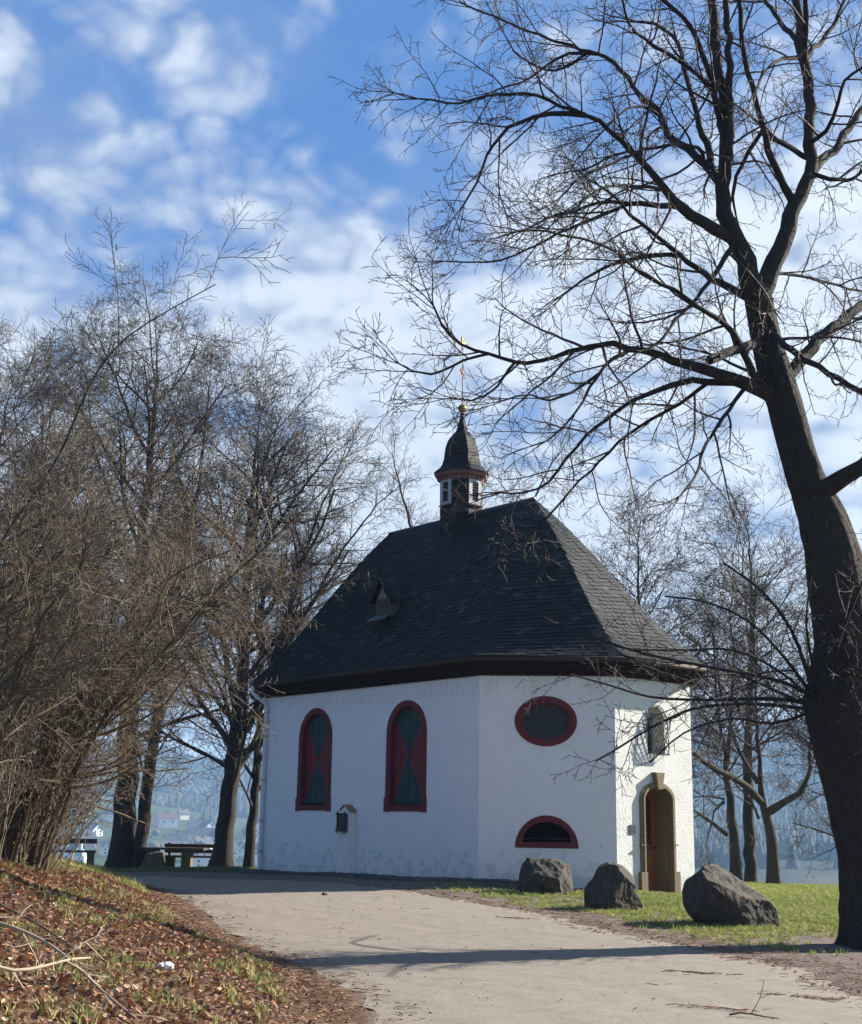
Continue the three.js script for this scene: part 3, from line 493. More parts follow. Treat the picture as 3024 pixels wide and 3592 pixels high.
    mesh('lead_apron', new MB().face([[xf - 0.03, yb + 0.02, zc - 0.3], [xf - 0.24, yb - 0.14, zc - 0.38], [xf - 0.24, yb - 0.14, zc + 0.38], [xf - 0.03, yb + 0.02, zc + 0.3]]).geo(), std([0.06, 0.07, 0.075], 0.6), dm);
  }
  // ── ridge turret ──
  {
    const tz = -6.38, R = 0.53, oct = (r, y, rot = Math.PI / 8) => Array.from({ length: 8 }, (_, k) => { const t = rot + k * Math.PI / 4; return [Math.cos(t) * r / Math.cos(Math.PI / 8), y, tz + Math.sin(t) * r / Math.cos(Math.PI / 8)]; });
    const ring = (m, a, b) => { for (let k = 0; k < 8; k++) { const k1 = (k + 1) % 8; m.face([a[k1], a[k], b[k], b[k1]]); } return m; };
    const y0 = 8.2, y1 = 10.22, body = mesh('turret', ring(new MB(), oct(R - 0.02, y0), oct(R - 0.02, y1)).geo(), under, chapel);
    const ls = [], bellF = [];
    const louvred = (k) => k % 2 === 1;   // faces looking along and across the nave
    for (let k = 0; k < 8; k++) {
      const a = oct(R - 0.012, 0), A = a[(k + 1) % 8], B = a[k];
      const cxn = (A[0] + B[0]) / 2, czn = (A[2] + B[2]) / 2 - tz; const axial = Math.abs(cxn) < 0.1 || Math.abs(czn) < 0.1;
      const skirt = 0.10;
      layFace((u, s) => { const y = lerp(y0, axial ? 9.50 : y1, s), f = 1 + skirt * sstep(9.2, 8.2, y); return [lerp(A[0], B[0], u) * f, y, tz + (lerp(A[2], B[2], u) - tz) * f]; }, ls, 0.11, 0.145, 0, 0.012);
      if (axial) {
        const n = new THREE.Vector3(cxn, 0, czn).normalize(), M = new THREE.Matrix4().makeBasis(new THREE.Vector3(n.z, 0, -n.x), new THREE.Vector3(0, 1, 0), n).setPosition(n.x * R, 0, tz + n.z * R), fr = { M };
        const wf = put('louvre_window', ext([[-0.215, 9.52], [0.215, 9.52], [0.215, 10.2], [-0.215, 10.2]], [[[-0.10, 9.60], [0.10, 9.60], [0.10, 10.12], [-0.10, 10.12]]], -0.03, 0.02, 0.004), std([0.30, 0.31, 0.33], 0.42, { metalness: 0.35 }), fr, body);
        for (let j = 0; j < 7; j++) sub('louvre_slat', new MB().obox([0, 9.635 + j * 0.074, -0.004], [0.2, 0.008, 0.05], [0.7, 0, 0]), std([0.05, 0.03, 0.028], 0.8), fr, body);
        sub('window_sill', new MB().box(-0.24, 9.49, -0.02, 0.24, 9.52, 0.045), std([0.12, 0.05, 0.045], 0.7), fr, body);
      }
    }
    pour(ls, 'turret_slates', body);
    const pink = std([0.17, 0.075, 0.065], 0.75); const cm = new MB(); const cp = [[0.50, 10.16], [0.56, 10.18], [0.58, 10.24], [0.65, 10.29], [0.67, 10.35], [0.67, 10.40]]; for (let j = 0; j + 1 < cp.length; j++) ring(cm, oct(cp[j][0], cp[j][1]), oct(cp[j + 1][0], cp[j + 1][1])); cm.face(oct(0.5, 10.165)); mesh('turret_cornice', cm.geo(), pink, body);
    const bp = [[0.70, 10.38], [0.53, 10.55], [0.445, 10.76], [0.415, 11.02], [0.36, 11.23], [0.25, 11.42], [0.155, 11.55], [0.11, 11.68], [0.075, 11.82], [0.045, 11.98], [0.036, 12.06]].map(([r, y]) => new THREE.Vector2(r, y)), bc = new THREE.SplineCurve(bp);
    const bell = mesh('bell_roof', (() => { const m = new MB(), N = 24; for (let j = 0; j < N; j++) { const p = bc.getPoint(j / N), q = bc.getPoint((j + 1) / N); ring(m, oct(p.x - 0.008, p.y), oct(q.x - 0.008, q.y)); } return m; })().geo(), under, body);
    const lb = []; for (let k = 0; k < 8; k++) layFace((u, s) => { const p = bc.getPoint(s * 0.93), o = oct(p.x, p.y), A = o[(k + 1) % 8], B = o[k]; return [lerp(A[0], B[0], u), p.y, lerp(A[2], B[2], u)]; }, lb, 0.095, 0.14, 0.02, 0.013);
    pour(lb, 'bell_slates', bell);
    const gold = new THREE.MeshStandardMaterial({ color: new THREE.Color().setRGB(0.55, 0.36, 0.09), roughness: 0.42, metalness: 0.55 }), steel = std([0.09, 0.07, 0.06], 0.5, { metalness: 0.4 });
    mesh('finial_collar', new THREE.LatheGeometry([[0.03, 0], [0.08, 0.02], [0.085, 0.035], [0.03, 0.06], [0.03, 0.1]].map(p => new THREE.Vector2(...p)), 16).translate(0, 12.04, tz), steel, body);
    mesh('finial_ball', new THREE.SphereGeometry(0.115, 24, 16).translate(0, 12.23, tz), gold, body);
    mesh('finial_rod', new MB().tube([[0, 12.3, tz, 0.014], [0, 13.93, tz, 0.010]], 8, { cap: 1 }).tube([[0, 12.62, tz, 0.03], [0, 12.66, tz, 0.03]], 8, { cap: 1 }).geo(), steel, body);
    // wrought cross of four rings, its arms across the nave
    const crossM = new MB(), cyc = 13.19, e = new THREE.Vector3(0.78, 0, -0.62).normalize();
    const pt = (u, v, r) => [e.x * u, cyc + v, tz + e.z * u, r];
    for (const [u, v] of [[0, 0.13], [0, -0.13], [0.13, 0], [-0.13, 0]]) { const q = []; for (let j = 0; j <= 16; j++) { const t = j / 16 * 2 * Math.PI; q.push(pt(u + 0.085 * Math.cos(t) * (v ? 0.9 : 1.15), v + 0.085 * Math.sin(t) * (v ? 1.15 : 0.9), 0.0085)); } crossM.tube(q, 5); }
    crossM.tube([pt(-0.32, 0, 0.010), pt(0.32, 0, 0.010)], 6, { cap: 1 }); for (const s of [-1, 1]) { crossM.tube([pt(s * 0.29, -0.05, 0.012), pt(s * 0.29, 0.05, 0.012)], 5, { cap: 1 }); crossM.tube([pt(s * 0.32, 0, 0.028), pt(s * 0.36, 0, 0.006)], 5, { cap: 1 }); }
    crossM.tube([pt(-0.05, 0.24, 0.008), pt(0, 0.36, 0.008), pt(0.05, 0.24, 0.008)], 5);
    const cross = mesh('cross', crossM.geo(), std([0.22, 0.10, 0.07], 0.5, { metalness: 0.3 }), body);
    mesh('boss', new THREE.SphereGeometry(0.04, 14, 10).translate(0, cyc, tz), std([0.45, 0.14, 0.08], 0.4, { metalness: 0.4 }), cross);
    // gilded weathercock
    const ck = new THREE.Shape([[0.20, 0.10], [0.17, 0.19], [0.12, 0.20], [0.10, 0.11], [0.02, 0.07], [-0.08, 0.08], [-0.14, 0.16], [-0.24, 0.15], [-0.20, 0.09], [-0.25, 0.06], [-0.20, 0.02], [-0.24, -0.06], [-0.17, -0.03], [-0.12, -0.08], [-0.03, -0.10], [0.05, -0.08], [0.12, -0.02], [0.14, 0.06], [0.17, 0.08]].map(p => new THREE.Vector2(...p)));
    const cg = new THREE.ExtrudeGeometry(ck, { depth: 0.022, bevelEnabled: true, bevelSize: 0.006, bevelThickness: 0.006, bevelSegments: 1 }); cg.translate(0.02, 0, -0.011); cg.rotateY(Math.atan2(-e.z, e.x)); cg.translate(0, 14.0, tz);
    mesh('weathercock', cg, gold, body);
  }
}
{ // little white pillar against the long wall, with an iron-framed box
  const [px, pz] = toWorld(-3.22, -6.44);
  const pl = thing('pillar', 'slim white pillar with tiled cap and black iron box against the side wall', 'pillar', [px, 0, pz], CH.th);
  // local: -x is outwards from the wall
  const sh = new THREE.Shape([[-0.27, 0], [0.25, 0], [0.19, 1.40], [0.14, 1.50], [0.0, 1.59], [-0.14, 1.50], [-0.20, 1.40]].map(p => new THREE.Vector2(...p)));
  const g = new THREE.ExtrudeGeometry(sh, { depth: 0.20, bevelEnabled: true, bevelSize: 0.012, bevelThickness: 0.012, bevelSegments: 2 }); g.rotateY(-Math.PI / 2); g.translate(0.02, 0.28, 0);
  mesh('shaft', g, T.plPlain, pl);
  mesh('cap', new MB().obox([-0.10, 1.835, 0.115], [0.23, 0.022, 0.25], [0.62, 0, 0]).obox([-0.10, 1.845, -0.10], [0.23, 0.022, 0.21], [-0.62, 0, 0]).geo(), std([0.27, 0.16, 0.085], 0.85), pl);
  const ir = std([0.016, 0.016, 0.022], 0.55), b = mesh('iron_box', new MB().box(-0.27, 1.33, -0.155, -0.19, 1.70, 0.125).geo(), ir, pl);
  for (const z of [-0.16, 0.13]) mesh('frame_bar', new MB().tube([[-0.275, 1.27, z, 0.020], [-0.275, 1.76, z, 0.020]], 6, { cap: 1 }).geo(), ir, b);
  for (const y of [1.33, 1.70]) mesh('frame_bar', new MB().tube([[-0.28, y, -0.21, 0.020], [-0.28, y, 0.18, 0.020]], 6, { cap: 1 }).geo(), ir, b);
  for (const z of [-0.07, 0.07]) mesh('bolt', new THREE.SphereGeometry(0.018, 8, 6).translate(-0.275, 1.655, z), std([0.35, 0.34, 0.33], 0.5, { metalness: 0.5 }), b);
}

// drawn limbs of the trees: x, y, z and radius in metres
const LIME_TRUNK=[[6.41,-0.11,-19.1,0.527],[6.36,0.24,-19.1,0.492],[6.28,0.89,-19.1,0.45],[6.19,1.55,-19.1,0.436],[6.07,2.22,-19.1,0.443],[5.97,2.9,-19.1,0.485],[5.95,3.38,-19.1,0.464],[6.0,3.94,-19.1,0.394],[5.99,4.66,-19.1,0.373],[5.92,5.38,-19.1,0.345],[5.78,6.04,-19.1,0.295],[5.62,6.48,-19.1,0.232],[5.49,6.92,-19.1,0.214],[5.31,7.77,-19.1,0.211],[5.2,8.19,-19.1,0.197],[5.1,8.62,-19.1,0.186],[5.0,9.27,-19.1,0.176],[4.96,9.58,-19.1,0.165]];
const LIME_LIMBS=[[[4.94,9.54,-19.1,0.15],[4.82,9.69,-19.05,0.136],[4.76,10.03,-19.0,0.125],[4.65,10.32,-18.95,0.114],[4.53,10.61,-18.9,0.104],[4.4,10.99,-18.85,0.095],[4.41,11.37,-18.8,0.087],[4.45,11.8,-18.75,0.08],[4.46,12.24,-18.7,0.073],[4.42,12.67,-18.65,0.067],[4.34,13.34,-18.6,0.061],[4.28,14.26,-18.55,0.056],[4.23,15.2,-18.5,0.052]],[[4.99,9.5,-19.1,0.137],[5.22,9.98,-19.17,0.127],[5.38,10.37,-19.24,0.118],[5.54,10.77,-19.31,0.109],[5.7,11.18,-19.38,0.101],[5.91,11.54,-19.45,0.093],[6.03,11.82,-19.52,0.086],[6.02,12.33,-19.58,0.08],[6.09,13.05,-19.65,0.074],[6.09,13.68,-19.72,0.069],[6.05,14.22,-19.79,0.064],[6.05,14.78,-19.86,0.059],[6.04,15.23,-19.93,0.055],[6.06,16.33,-20.0,0.051]],[[4.45,11.29,-18.9,0.063],[4.49,11.55,-18.7,0.054],[4.49,12.82,-18.5,0.046],[4.47,13.63,-18.3,0.04],[4.37,13.96,-18.1,0.034],[4.3,14.53,-17.9,0.029]],[[4.3,11.19,-18.9,0.063],[4.26,11.55,-19.07,0.052],[4.19,12.3,-19.24,0.043],[4.13,12.88,-19.41,0.035],[4.05,13.71,-19.59,0.029],[3.88,14.41,-19.76,0.024],[3.65,14.75,-19.93,0.02],[3.36,14.88,-20.1,0.016]],[[4.41,12.14,-18.7,0.046],[4.3,12.24,-18.47,0.039],[4.14,12.74,-18.23,0.034],[3.9,13.19,-18.0,0.029],[3.66,13.45,-17.77,0.025],[3.3,13.56,-17.53,0.021],[3.02,13.66,-17.3,0.018]],[[6.16,11.87,-19.8,0.07],[6.55,12.44,-20.12,0.06],[6.91,13.02,-20.45,0.052],[7.35,13.77,-20.78,0.045],[7.92,14.71,-21.1,0.038]],[[5.63,11.26,-19.4,0.056],[5.47,11.48,-19.24,0.05],[5.27,11.76,-19.08,0.046],[5.11,12.14,-18.91,0.041],[4.97,12.6,-18.75,0.037],[4.82,13.02,-18.59,0.034],[4.73,13.48,-18.43,0.031],[4.63,14.08,-18.26,0.028],[4.55,14.67,-18.1,0.025]],[[5.94,12.03,-19.6,0.039],[5.7,12.35,-19.82,0.036],[5.5,12.71,-20.03,0.033],[5.46,12.98,-20.25,0.03],[5.25,12.69,-20.47,0.028],[5.1,12.35,-20.68,0.025],[5.09,12.11,-20.9,0.023]],[[6.22,13.82,-19.9,0.043],[6.46,14.42,-20.25,0.036],[6.88,15.17,-20.6,0.031],[7.22,15.95,-20.95,0.026],[7.52,16.75,-21.3,0.022]],[[6.11,14.19,-19.9,0.039],[5.72,13.88,-19.45,0.028],[5.32,13.47,-19.0,0.02],[4.97,12.81,-18.55,0.014],[4.71,12.22,-18.1,0.01]],[[6.05,14.39,-19.9,0.043],[5.94,15.1,-20.43,0.035],[5.78,15.93,-20.97,0.028],[5.69,16.74,-21.5,0.022]],[[6.12,12.37,-19.7,0.033],[6.22,12.35,-19.18,0.027],[6.24,12.57,-18.65,0.022],[6.17,12.62,-18.12,0.017],[6.26,12.53,-17.6,0.014]],[[6.14,11.67,-19.6,0.033],[6.34,11.36,-19.03,0.025],[6.36,11.23,-18.47,0.019],[6.42,11.16,-17.9,0.014]],[[6.13,13.94,-19.9,0.05],[6.04,14.34,-19.5,0.04],[5.97,14.67,-19.1,0.032],[5.93,14.98,-18.7,0.026]],[[5.11,7.8,-19.1,0.114],[4.69,7.89,-18.88,0.092],[4.28,7.98,-18.67,0.075],[3.84,8.07,-18.45,0.061],[3.45,8.15,-18.23,0.049],[2.99,8.19,-18.02,0.04],[2.38,8.22,-17.8,0.032],[1.89,8.01,-17.58,0.026],[1.31,7.77,-17.37,0.021],[0.74,7.8,-17.15,0.017],[0.36,7.87,-16.93,0.014],[0.1,8.05,-16.72,0.011],[-0.01,8.23,-16.5,0.009]],[[0.76,7.7,-16.9,0.016],[0.4,7.55,-16.75,0.013],[-0.03,7.3,-16.6,0.011],[-0.28,7.28,-16.45,0.009],[-0.45,7.34,-16.3,0.007]],[[4.76,7.91,-19.0,0.069],[4.57,8.09,-19.21,0.057],[4.17,8.19,-19.42,0.046],[3.7,8.21,-19.63,0.038],[3.32,8.14,-19.84,0.031],[2.92,7.94,-20.06,0.025],[2.43,7.59,-20.27,0.02],[2.01,7.06,-20.48,0.017],[1.69,6.79,-20.69,0.013],[1.13,6.79,-20.9,0.011]],[[2.93,8.07,-17.7,0.029],[2.51,7.78,-17.45,0.021],[2.22,7.49,-17.2,0.016],[1.89,6.91,-16.95,0.012],[1.5,6.45,-16.7,0.009]],[[4.76,7.88,-19.1,0.031],[4.25,7.3,-18.6,0.024],[3.89,6.86,-18.1,0.018],[3.63,6.32,-17.6,0.014],[3.3,5.82,-17.1,0.011]],[[2.25,7.54,-17.3,0.019],[1.87,7.24,-17.1,0.015],[1.56,7.05,-16.9,0.011],[1.29,7.08,-16.7,0.009],[0.92,6.93,-16.5,0.007]],[[1.28,7.64,-17.0,0.018],[1.02,7.37,-16.9,0.014],[0.83,7.16,-16.8,0.011],[0.51,6.99,-16.7,0.009],[0.29,6.99,-16.6,0.007]],[[4.2,8.19,-19.4,0.029],[3.82,7.97,-19.82,0.024],[3.11,7.59,-20.24,0.02],[2.56,7.12,-20.66,0.016],[1.98,6.53,-21.08,0.014],[1.75,6.3,-21.5,0.011]],[[4.96,8.77,-19.1,0.07],[4.46,8.43,-18.5,0.06],[3.93,8.04,-17.9,0.052]],[[4.91,7.97,-19.1,0.061],[4.64,8.16,-18.78,0.051],[4.41,8.46,-18.46,0.042],[4.19,8.67,-18.14,0.034],[3.85,8.75,-17.82,0.028],[3.34,8.93,-17.5,0.023],[2.8,9.11,-17.18,0.019],[2.49,9.21,-16.86,0.016],[2.08,9.21,-16.54,0.013],[1.61,9.17,-16.22,0.011],[1.09,9.05,-15.9,0.009]],[[4.74,9.4,-19.1,0.062],[4.42,9.8,-19.41,0.05],[4.2,10.15,-19.73,0.041],[3.92,10.57,-20.04,0.033],[3.45,10.72,-20.36,0.027],[3.0,10.71,-20.67,0.021],[2.54,10.57,-20.99,0.017],[2.21,10.4,-21.3,0.014]],[[3.83,10.57,-20.0,0.035],[3.46,10.84,-19.82,0.027],[3.09,11.12,-19.65,0.021],[2.93,11.27,-19.48,0.017],[2.57,11.41,-19.3,0.013]],[[4.68,10.57,-19.1,0.088],[4.14,10.73,-18.9,0.073],[3.73,10.9,-18.7,0.061],[3.49,11.02,-18.5,0.051],[3.21,11.22,-18.3,0.042],[2.86,11.47,-18.1,0.035],[2.55,11.57,-17.9,0.029],[2.17,11.76,-17.7,0.024],[1.79,11.77,-17.5,0.02],[1.42,11.82,-17.3,0.017],[0.86,11.71,-17.1,0.014],[0.28,11.44,-16.9,0.011],[-0.25,11.35,-16.7,0.009]],[[2.19,11.75,-17.7,0.034],[1.68,11.7,-17.6,0.027],[1.2,11.5,-17.5,0.022],[0.92,11.22,-17.4,0.018],[0.72,10.87,-17.3,0.015],[0.57,10.39,-17.2,0.012],[0.38,9.97,-17.1,0.009]],[[4.34,11.29,-19.0,0.063],[4.11,11.82,-19.23,0.055],[3.81,12.22,-19.45,0.047],[3.56,12.92,-19.68,0.041],[3.34,13.39,-19.91,0.035],[3.11,13.93,-20.14,0.03],[2.88,14.37,-20.36,0.026],[2.44,14.66,-20.59,0.022],[2.04,14.96,-20.82,0.019],[1.63,15.28,-21.05,0.017],[0.97,15.72,-21.27,0.014],[0.48,16.08,-21.5,0.012]],[[2.9,14.47,-20.5,0.028],[2.37,14.63,-20.75,0.023],[1.92,14.59,-21.0,0.018],[1.6,14.47,-21.25,0.015],[1.08,14.4,-21.5,0.012]],[[4.35,12.75,-18.7,0.036],[4.11,12.55,-18.3,0.029],[3.59,12.76,-17.9,0.023],[3.04,12.85,-17.5,0.018],[2.74,12.85,-17.1,0.014],[2.6,12.98,-16.7,0.012]],[[3.75,10.81,-18.6,0.054],[3.66,10.99,-18.98,0.041],[3.22,11.2,-19.37,0.032],[2.8,11.4,-19.75,0.025],[2.27,11.39,-20.13,0.019],[1.86,11.44,-20.52,0.015],[1.53,11.4,-20.9,0.012]],[[3.57,11.0,-18.5,0.025],[2.92,10.7,-17.8,0.019],[2.27,10.25,-17.1,0.015]],[[3.07,11.27,-19.5,0.028],[2.51,11.16,-19.94,0.023],[2.03,11.11,-20.38,0.018],[1.52,10.97,-20.82,0.015],[0.9,10.95,-21.26,0.012],[0.16,11.16,-21.7,0.009]],[[4.56,10.38,-19.1,0.038],[4.25,9.83,-18.78,0.03],[3.96,9.34,-18.46,0.023],[3.53,8.74,-18.14,0.018],[3.15,8.24,-17.82,0.014],[2.9,8.01,-17.5,0.011]],[[4.08,11.7,-19.0,0.03],[3.89,11.68,-18.46,0.024],[3.15,11.35,-17.92,0.019],[2.55,10.82,-17.38,0.015],[1.98,10.28,-16.84,0.011],[1.62,9.68,-16.3,0.009]],[[3.79,12.84,-19.7,0.024],[3.43,12.85,-19.4,0.019],[3.03,12.67,-19.1,0.014],[2.64,12.17,-18.8,0.011],[2.09,11.4,-18.5,0.008]],[[2.83,14.61,-20.7,0.024],[2.34,14.49,-21.0,0.019],[1.94,14.67,-21.3,0.015],[1.38,15.23,-21.6,0.012],[1.15,15.91,-21.9,0.01]],[[5.45,8.11,-19.1,0.09],[5.91,8.72,-19.46,0.083],[6.25,9.22,-19.82,0.076],[6.64,9.59,-20.18,0.07],[7.05,9.98,-20.54,0.064],[7.58,10.33,-20.9,0.059]],[[5.29,9.46,-18.9,0.049],[5.28,8.97,-18.63,0.045],[5.23,8.52,-18.37,0.042],[5.38,8.18,-18.1,0.038],[5.59,7.85,-17.83,0.035],[5.96,7.48,-17.57,0.032],[6.36,7.13,-17.3,0.03]],[[5.73,6.3,-19.1,0.148],[5.83,6.42,-18.9,0.126],[6.02,6.53,-18.7,0.107],[6.21,6.69,-18.5,0.091],[6.5,6.92,-18.3,0.078]],[[5.42,9.77,-19.2,0.025],[5.93,10.06,-19.77,0.022],[6.54,10.26,-20.33,0.019],[7.19,10.39,-20.9,0.016]]];
const LIME_SPROUTS=[[[5.37,3.42,-18.8,0.031],[4.92,3.55,-18.5,0.024],[4.04,3.67,-18.2,0.018],[2.99,3.82,-17.9,0.014],[2.29,3.97,-17.6,0.011],[1.94,4.05,-17.3,0.008]],[[5.33,3.31,-18.8,0.028],[4.66,3.32,-18.58,0.022],[3.86,3.27,-18.36,0.017],[3.02,3.28,-18.14,0.013],[2.39,3.42,-17.92,0.01],[1.88,3.52,-17.7,0.008]],[[5.33,3.21,-18.8,0.024],[4.48,3.23,-18.42,0.019],[3.59,3.12,-18.04,0.015],[2.93,2.82,-17.66,0.012],[2.36,2.48,-17.28,0.01],[2.12,2.36,-16.9,0.008]],[[5.37,3.48,-18.8,0.028],[5.12,4.01,-19.18,0.021],[4.73,4.56,-19.55,0.016],[4.16,4.9,-19.93,0.012],[3.64,5.03,-20.3,0.009]],[[5.41,3.55,-18.8,0.028],[5.12,4.29,-18.63,0.019],[4.69,4.81,-18.47,0.013],[4.11,5.19,-18.3,0.009]],[[5.32,3.14,-18.8,0.021],[4.96,3.03,-19.28,0.017],[4.51,3.13,-19.75,0.014],[3.87,2.94,-20.23,0.011],[3.42,2.51,-20.7,0.009]],[[5.3,3.28,-18.8,0.021],[4.71,3.42,-18.23,0.016],[4.05,3.55,-17.65,0.013],[3.41,3.41,-17.07,0.01],[2.99,3.17,-16.5,0.008]],[[5.37,3.38,-18.8,0.021],[5.09,3.82,-19.38,0.017],[4.59,4.17,-19.95,0.014],[3.96,4.23,-20.53,0.012],[3.22,4.29,-21.1,0.01]],[[5.48,3.62,-18.8,0.021],[5.28,4.34,-18.45,0.013],[5.28,4.97,-18.1,0.008]],[[5.62,3.56,-18.8,0.028],[5.73,4.19,-18.37,0.02],[5.9,4.81,-17.93,0.014],[6.06,5.41,-17.5,0.01]],[[5.68,3.42,-18.8,0.021],[5.73,3.62,-18.05,0.014],[5.89,3.8,-17.3,0.01]]];
const TREE_A=[[[8.43,0.2,-37.2,0.166],[8.38,1.4,-37.2,0.13],[8.31,2.34,-37.2,0.102],[8.25,2.97,-37.2,0.079],[8.25,3.44,-37.2,0.062],[8.14,4.05,-37.2,0.048],[8.04,4.88,-37.2,0.038],[8.01,5.86,-37.2,0.03],[7.97,6.85,-37.2,0.023]],[[8.26,3.19,-37.2,0.089],[8.35,3.76,-37.16,0.066],[8.39,4.24,-37.12,0.048],[8.45,5.2,-37.08,0.036],[8.52,6.51,-37.04,0.027],[8.48,7.49,-37.0,0.02]],[[8.2,1.34,-37.2,0.061],[7.53,1.73,-36.3,0.042],[6.92,1.99,-35.4,0.03],[6.37,2.15,-34.5,0.021]],[[8.16,2.21,-37.2,0.042],[7.81,1.95,-36.87,0.028],[7.64,1.64,-36.53,0.019],[7.46,1.1,-36.2,0.012]],[[8.18,2.29,-37.2,0.029],[7.72,2.36,-37.13,0.022],[7.26,2.32,-37.07,0.017],[6.89,2.25,-37.0,0.013]]];
const TREE_B=[[[9.18,-0.01,-36.2,0.192],[9.18,0.82,-36.2,0.155],[9.12,1.58,-36.2,0.125],[8.98,2.06,-36.2,0.101],[8.94,2.49,-36.2,0.081],[8.93,2.95,-36.2,0.066],[8.95,3.56,-36.2,0.053],[8.91,4.19,-36.2,0.043],[8.89,5.13,-36.2,0.034],[8.93,6.41,-36.2,0.028],[8.94,7.38,-36.2,0.023]],[[9.15,1.97,-36.2,0.117],[9.47,2.22,-35.89,0.091],[9.8,2.46,-35.57,0.071],[9.94,2.84,-35.26,0.056],[9.91,3.37,-34.94,0.044],[9.87,3.8,-34.63,0.034],[9.86,4.67,-34.31,0.027],[9.73,5.84,-34.0,0.021]],[[8.93,2.21,-36.2,0.103],[8.32,2.67,-35.55,0.092],[7.73,2.88,-34.9,0.081],[7.15,3.11,-34.25,0.072],[6.61,3.35,-33.6,0.064]],[[8.88,2.7,-36.2,0.075],[8.54,3.25,-36.26,0.057],[8.38,3.72,-36.32,0.044],[8.23,4.19,-36.38,0.033],[8.01,4.98,-36.44,0.025],[7.93,6.1,-36.5,0.019]],[[8.85,1.78,-36.2,0.04],[8.76,2.21,-36.53,0.028],[8.47,2.59,-36.87,0.019],[8.36,2.91,-37.2,0.013]]];

// ───────────── trees ─────────────
const barkTex = noiseTex(512, (u, v) => 0.62 + 0.28 * n2(u * 34, v * 4) * 0.8 + 0.22 * tn(u, v, 26, 5) + 0.14 * tn(u, v, 120, 9));
const barkBump = noiseTex(512, (u, v) => { const w = 0.05 * tn(u, v, 9, 3); const r = tn((u + w) % 1, v, 6, 2); return 0.5 + 0.42 * (0.5 - Math.abs(Math.sin((u + w * 1.6) * Math.PI * 14 + 2.5 * tn(u, v, 7, 8)))) + 0.2 * tn(u, v, 60, 4) + 0.15 * tn(u, v, 160, 4) + 0.1 * r; });
const barkMat = (rgb, k = 0.03) => new THREE.MeshStandardMaterial({ color: new THREE.Color().setRGB(...rgb), map: barkTex, bumpMap: barkBump, bumpScale: k, roughness: 0.95 });
const M = { lime: barkMat([0.075, 0.06, 0.045], 0.09), limb: barkMat([0.042, 0.031, 0.026], 0.02), twigRed: std([0.036, 0.021, 0.018], 0.8), grey: barkMat([0.065, 0.055, 0.043], 0.03), twigGrey: std([0.05, 0.034, 0.026], 0.8), hazel: barkMat([0.15, 0.12, 0.072], 0.01), twigHazel: std([0.115, 0.084, 0.05], 0.75), catkin: std([0.12, 0.075, 0.045], 0.9), moss: std([0.075, 0.085, 0.015], 1) };
const nrm = (v) => { const l = Math.hypot(v[0], v[1], v[2]) || 1; return [v[0] / l, v[1] / l, v[2] / l]; };
const crossv = (a, b) => [a[1] * b[2] - a[2] * b[1], a[2] * b[0] - a[0] * b[2], a[0] * b[1] - a[1] * b[0]];
function tilt(d, ang, az) {   // a direction at an angle from d
  const h = Math.abs(d[1]) < 0.95 ? [0, 1, 0] : [1, 0, 0], u = nrm(crossv(d, h)), v = crossv(d, u), c = Math.cos(ang), s = Math.sin(ang), ca = Math.cos(az), sa = Math.sin(az);
  return nrm([d[0] * c + s * (u[0] * ca + v[0] * sa), d[1] * c + s * (u[1] * ca + v[1] * sa), d[2] * c + s * (u[2] * ca + v[2] * sa)]);
}
// P: level parameters [{n per metre, ang, ratio, up, wob, seg}], rmin
function shoot(tb, p, d, len, r, lev, P, R, tips) {
  const L = P.lv[Math.min(lev, P.lv.length - 1)], ns = Math.max(2, Math.min(9, Math.round(len / L.seg))), path = [[p[0], p[1], p[2], r]];
  let q = p.slice(), dir = d.slice(); const st = len / ns, r1 = Math.max(P.rmin * 0.8, r * 0.35);
  for (let k = 1; k <= ns; k++) {
    dir = nrm([dir[0] + (R() - 0.5) * L.wob, dir[1] + (R() - 0.5) * L.wob + L.up * st, dir[2] + (R() - 0.5) * L.wob]);
    q = [q[0] + dir[0] * st, q[1] + dir[1] * st, q[2] + dir[2] * st]; path.push([q[0], q[1], q[2], lerp(r, r1, k / ns)]);
  }
  tb.tube(path, r > 0.03 ? 6 : r > 0.012 ? 4 : 3);
  if (tips && lev >= P.max) tips.push(path[path.length - 1]);
  if (lev < P.max) sprout(tb, path, lev, P, R, len, tips, 0.18);
  return path;
}
function sprout(tb, path, lev, P, R, len, tips, from = 0.2, to = 1) {
  const L = P.lv[Math.min(lev, P.lv.length - 1)], n = Math.max(1, Math.round(L.n * len * (0.8 + 0.4 * R())));
  let az = R() * 6.28;
  for (let k = 0; k < n; k++) {
    const t = lerp(from, to, (k + 0.3 + 0.6 * R()) / n), f = t * (path.length - 1), i = Math.min(path.length - 2, f | 0), u = f - i, a = path[i], b = path[i + 1];
    const p = [lerp(a[0], b[0], u), lerp(a[1], b[1], u), lerp(a[2], b[2], u)], r = lerp(a[3], b[3], u), d = nrm([b[0] - a[0], b[1] - a[1], b[2] - a[2]]);
    az += 2.4 + (R() - 0.5) * 0.9;
    const cl = (L.abs ? L.abs * (0.55 + 0.9 * R()) : len * L.ratio * (0.6 + 0.8 * R())) * (1 - (L.taper ?? 0.5) * t); if (cl < 0.05) continue;
    const dd = tilt(d, L.ang * (0.7 + 0.6 * R()), az); dd[1] += L.lift || 0;
    if (P.sprays && lev + 1 === P.sprayLev) { P.sprays.push({ p, d: nrm(dd), l: cl }); continue; }
    shoot(tb, p, nrm(dd), cl, Math.max(P.rmin, Math.min(r * 0.62, cl * (P.thin || 0.011) + 0.002)), lev + 1, P, R, tips);
  }
}
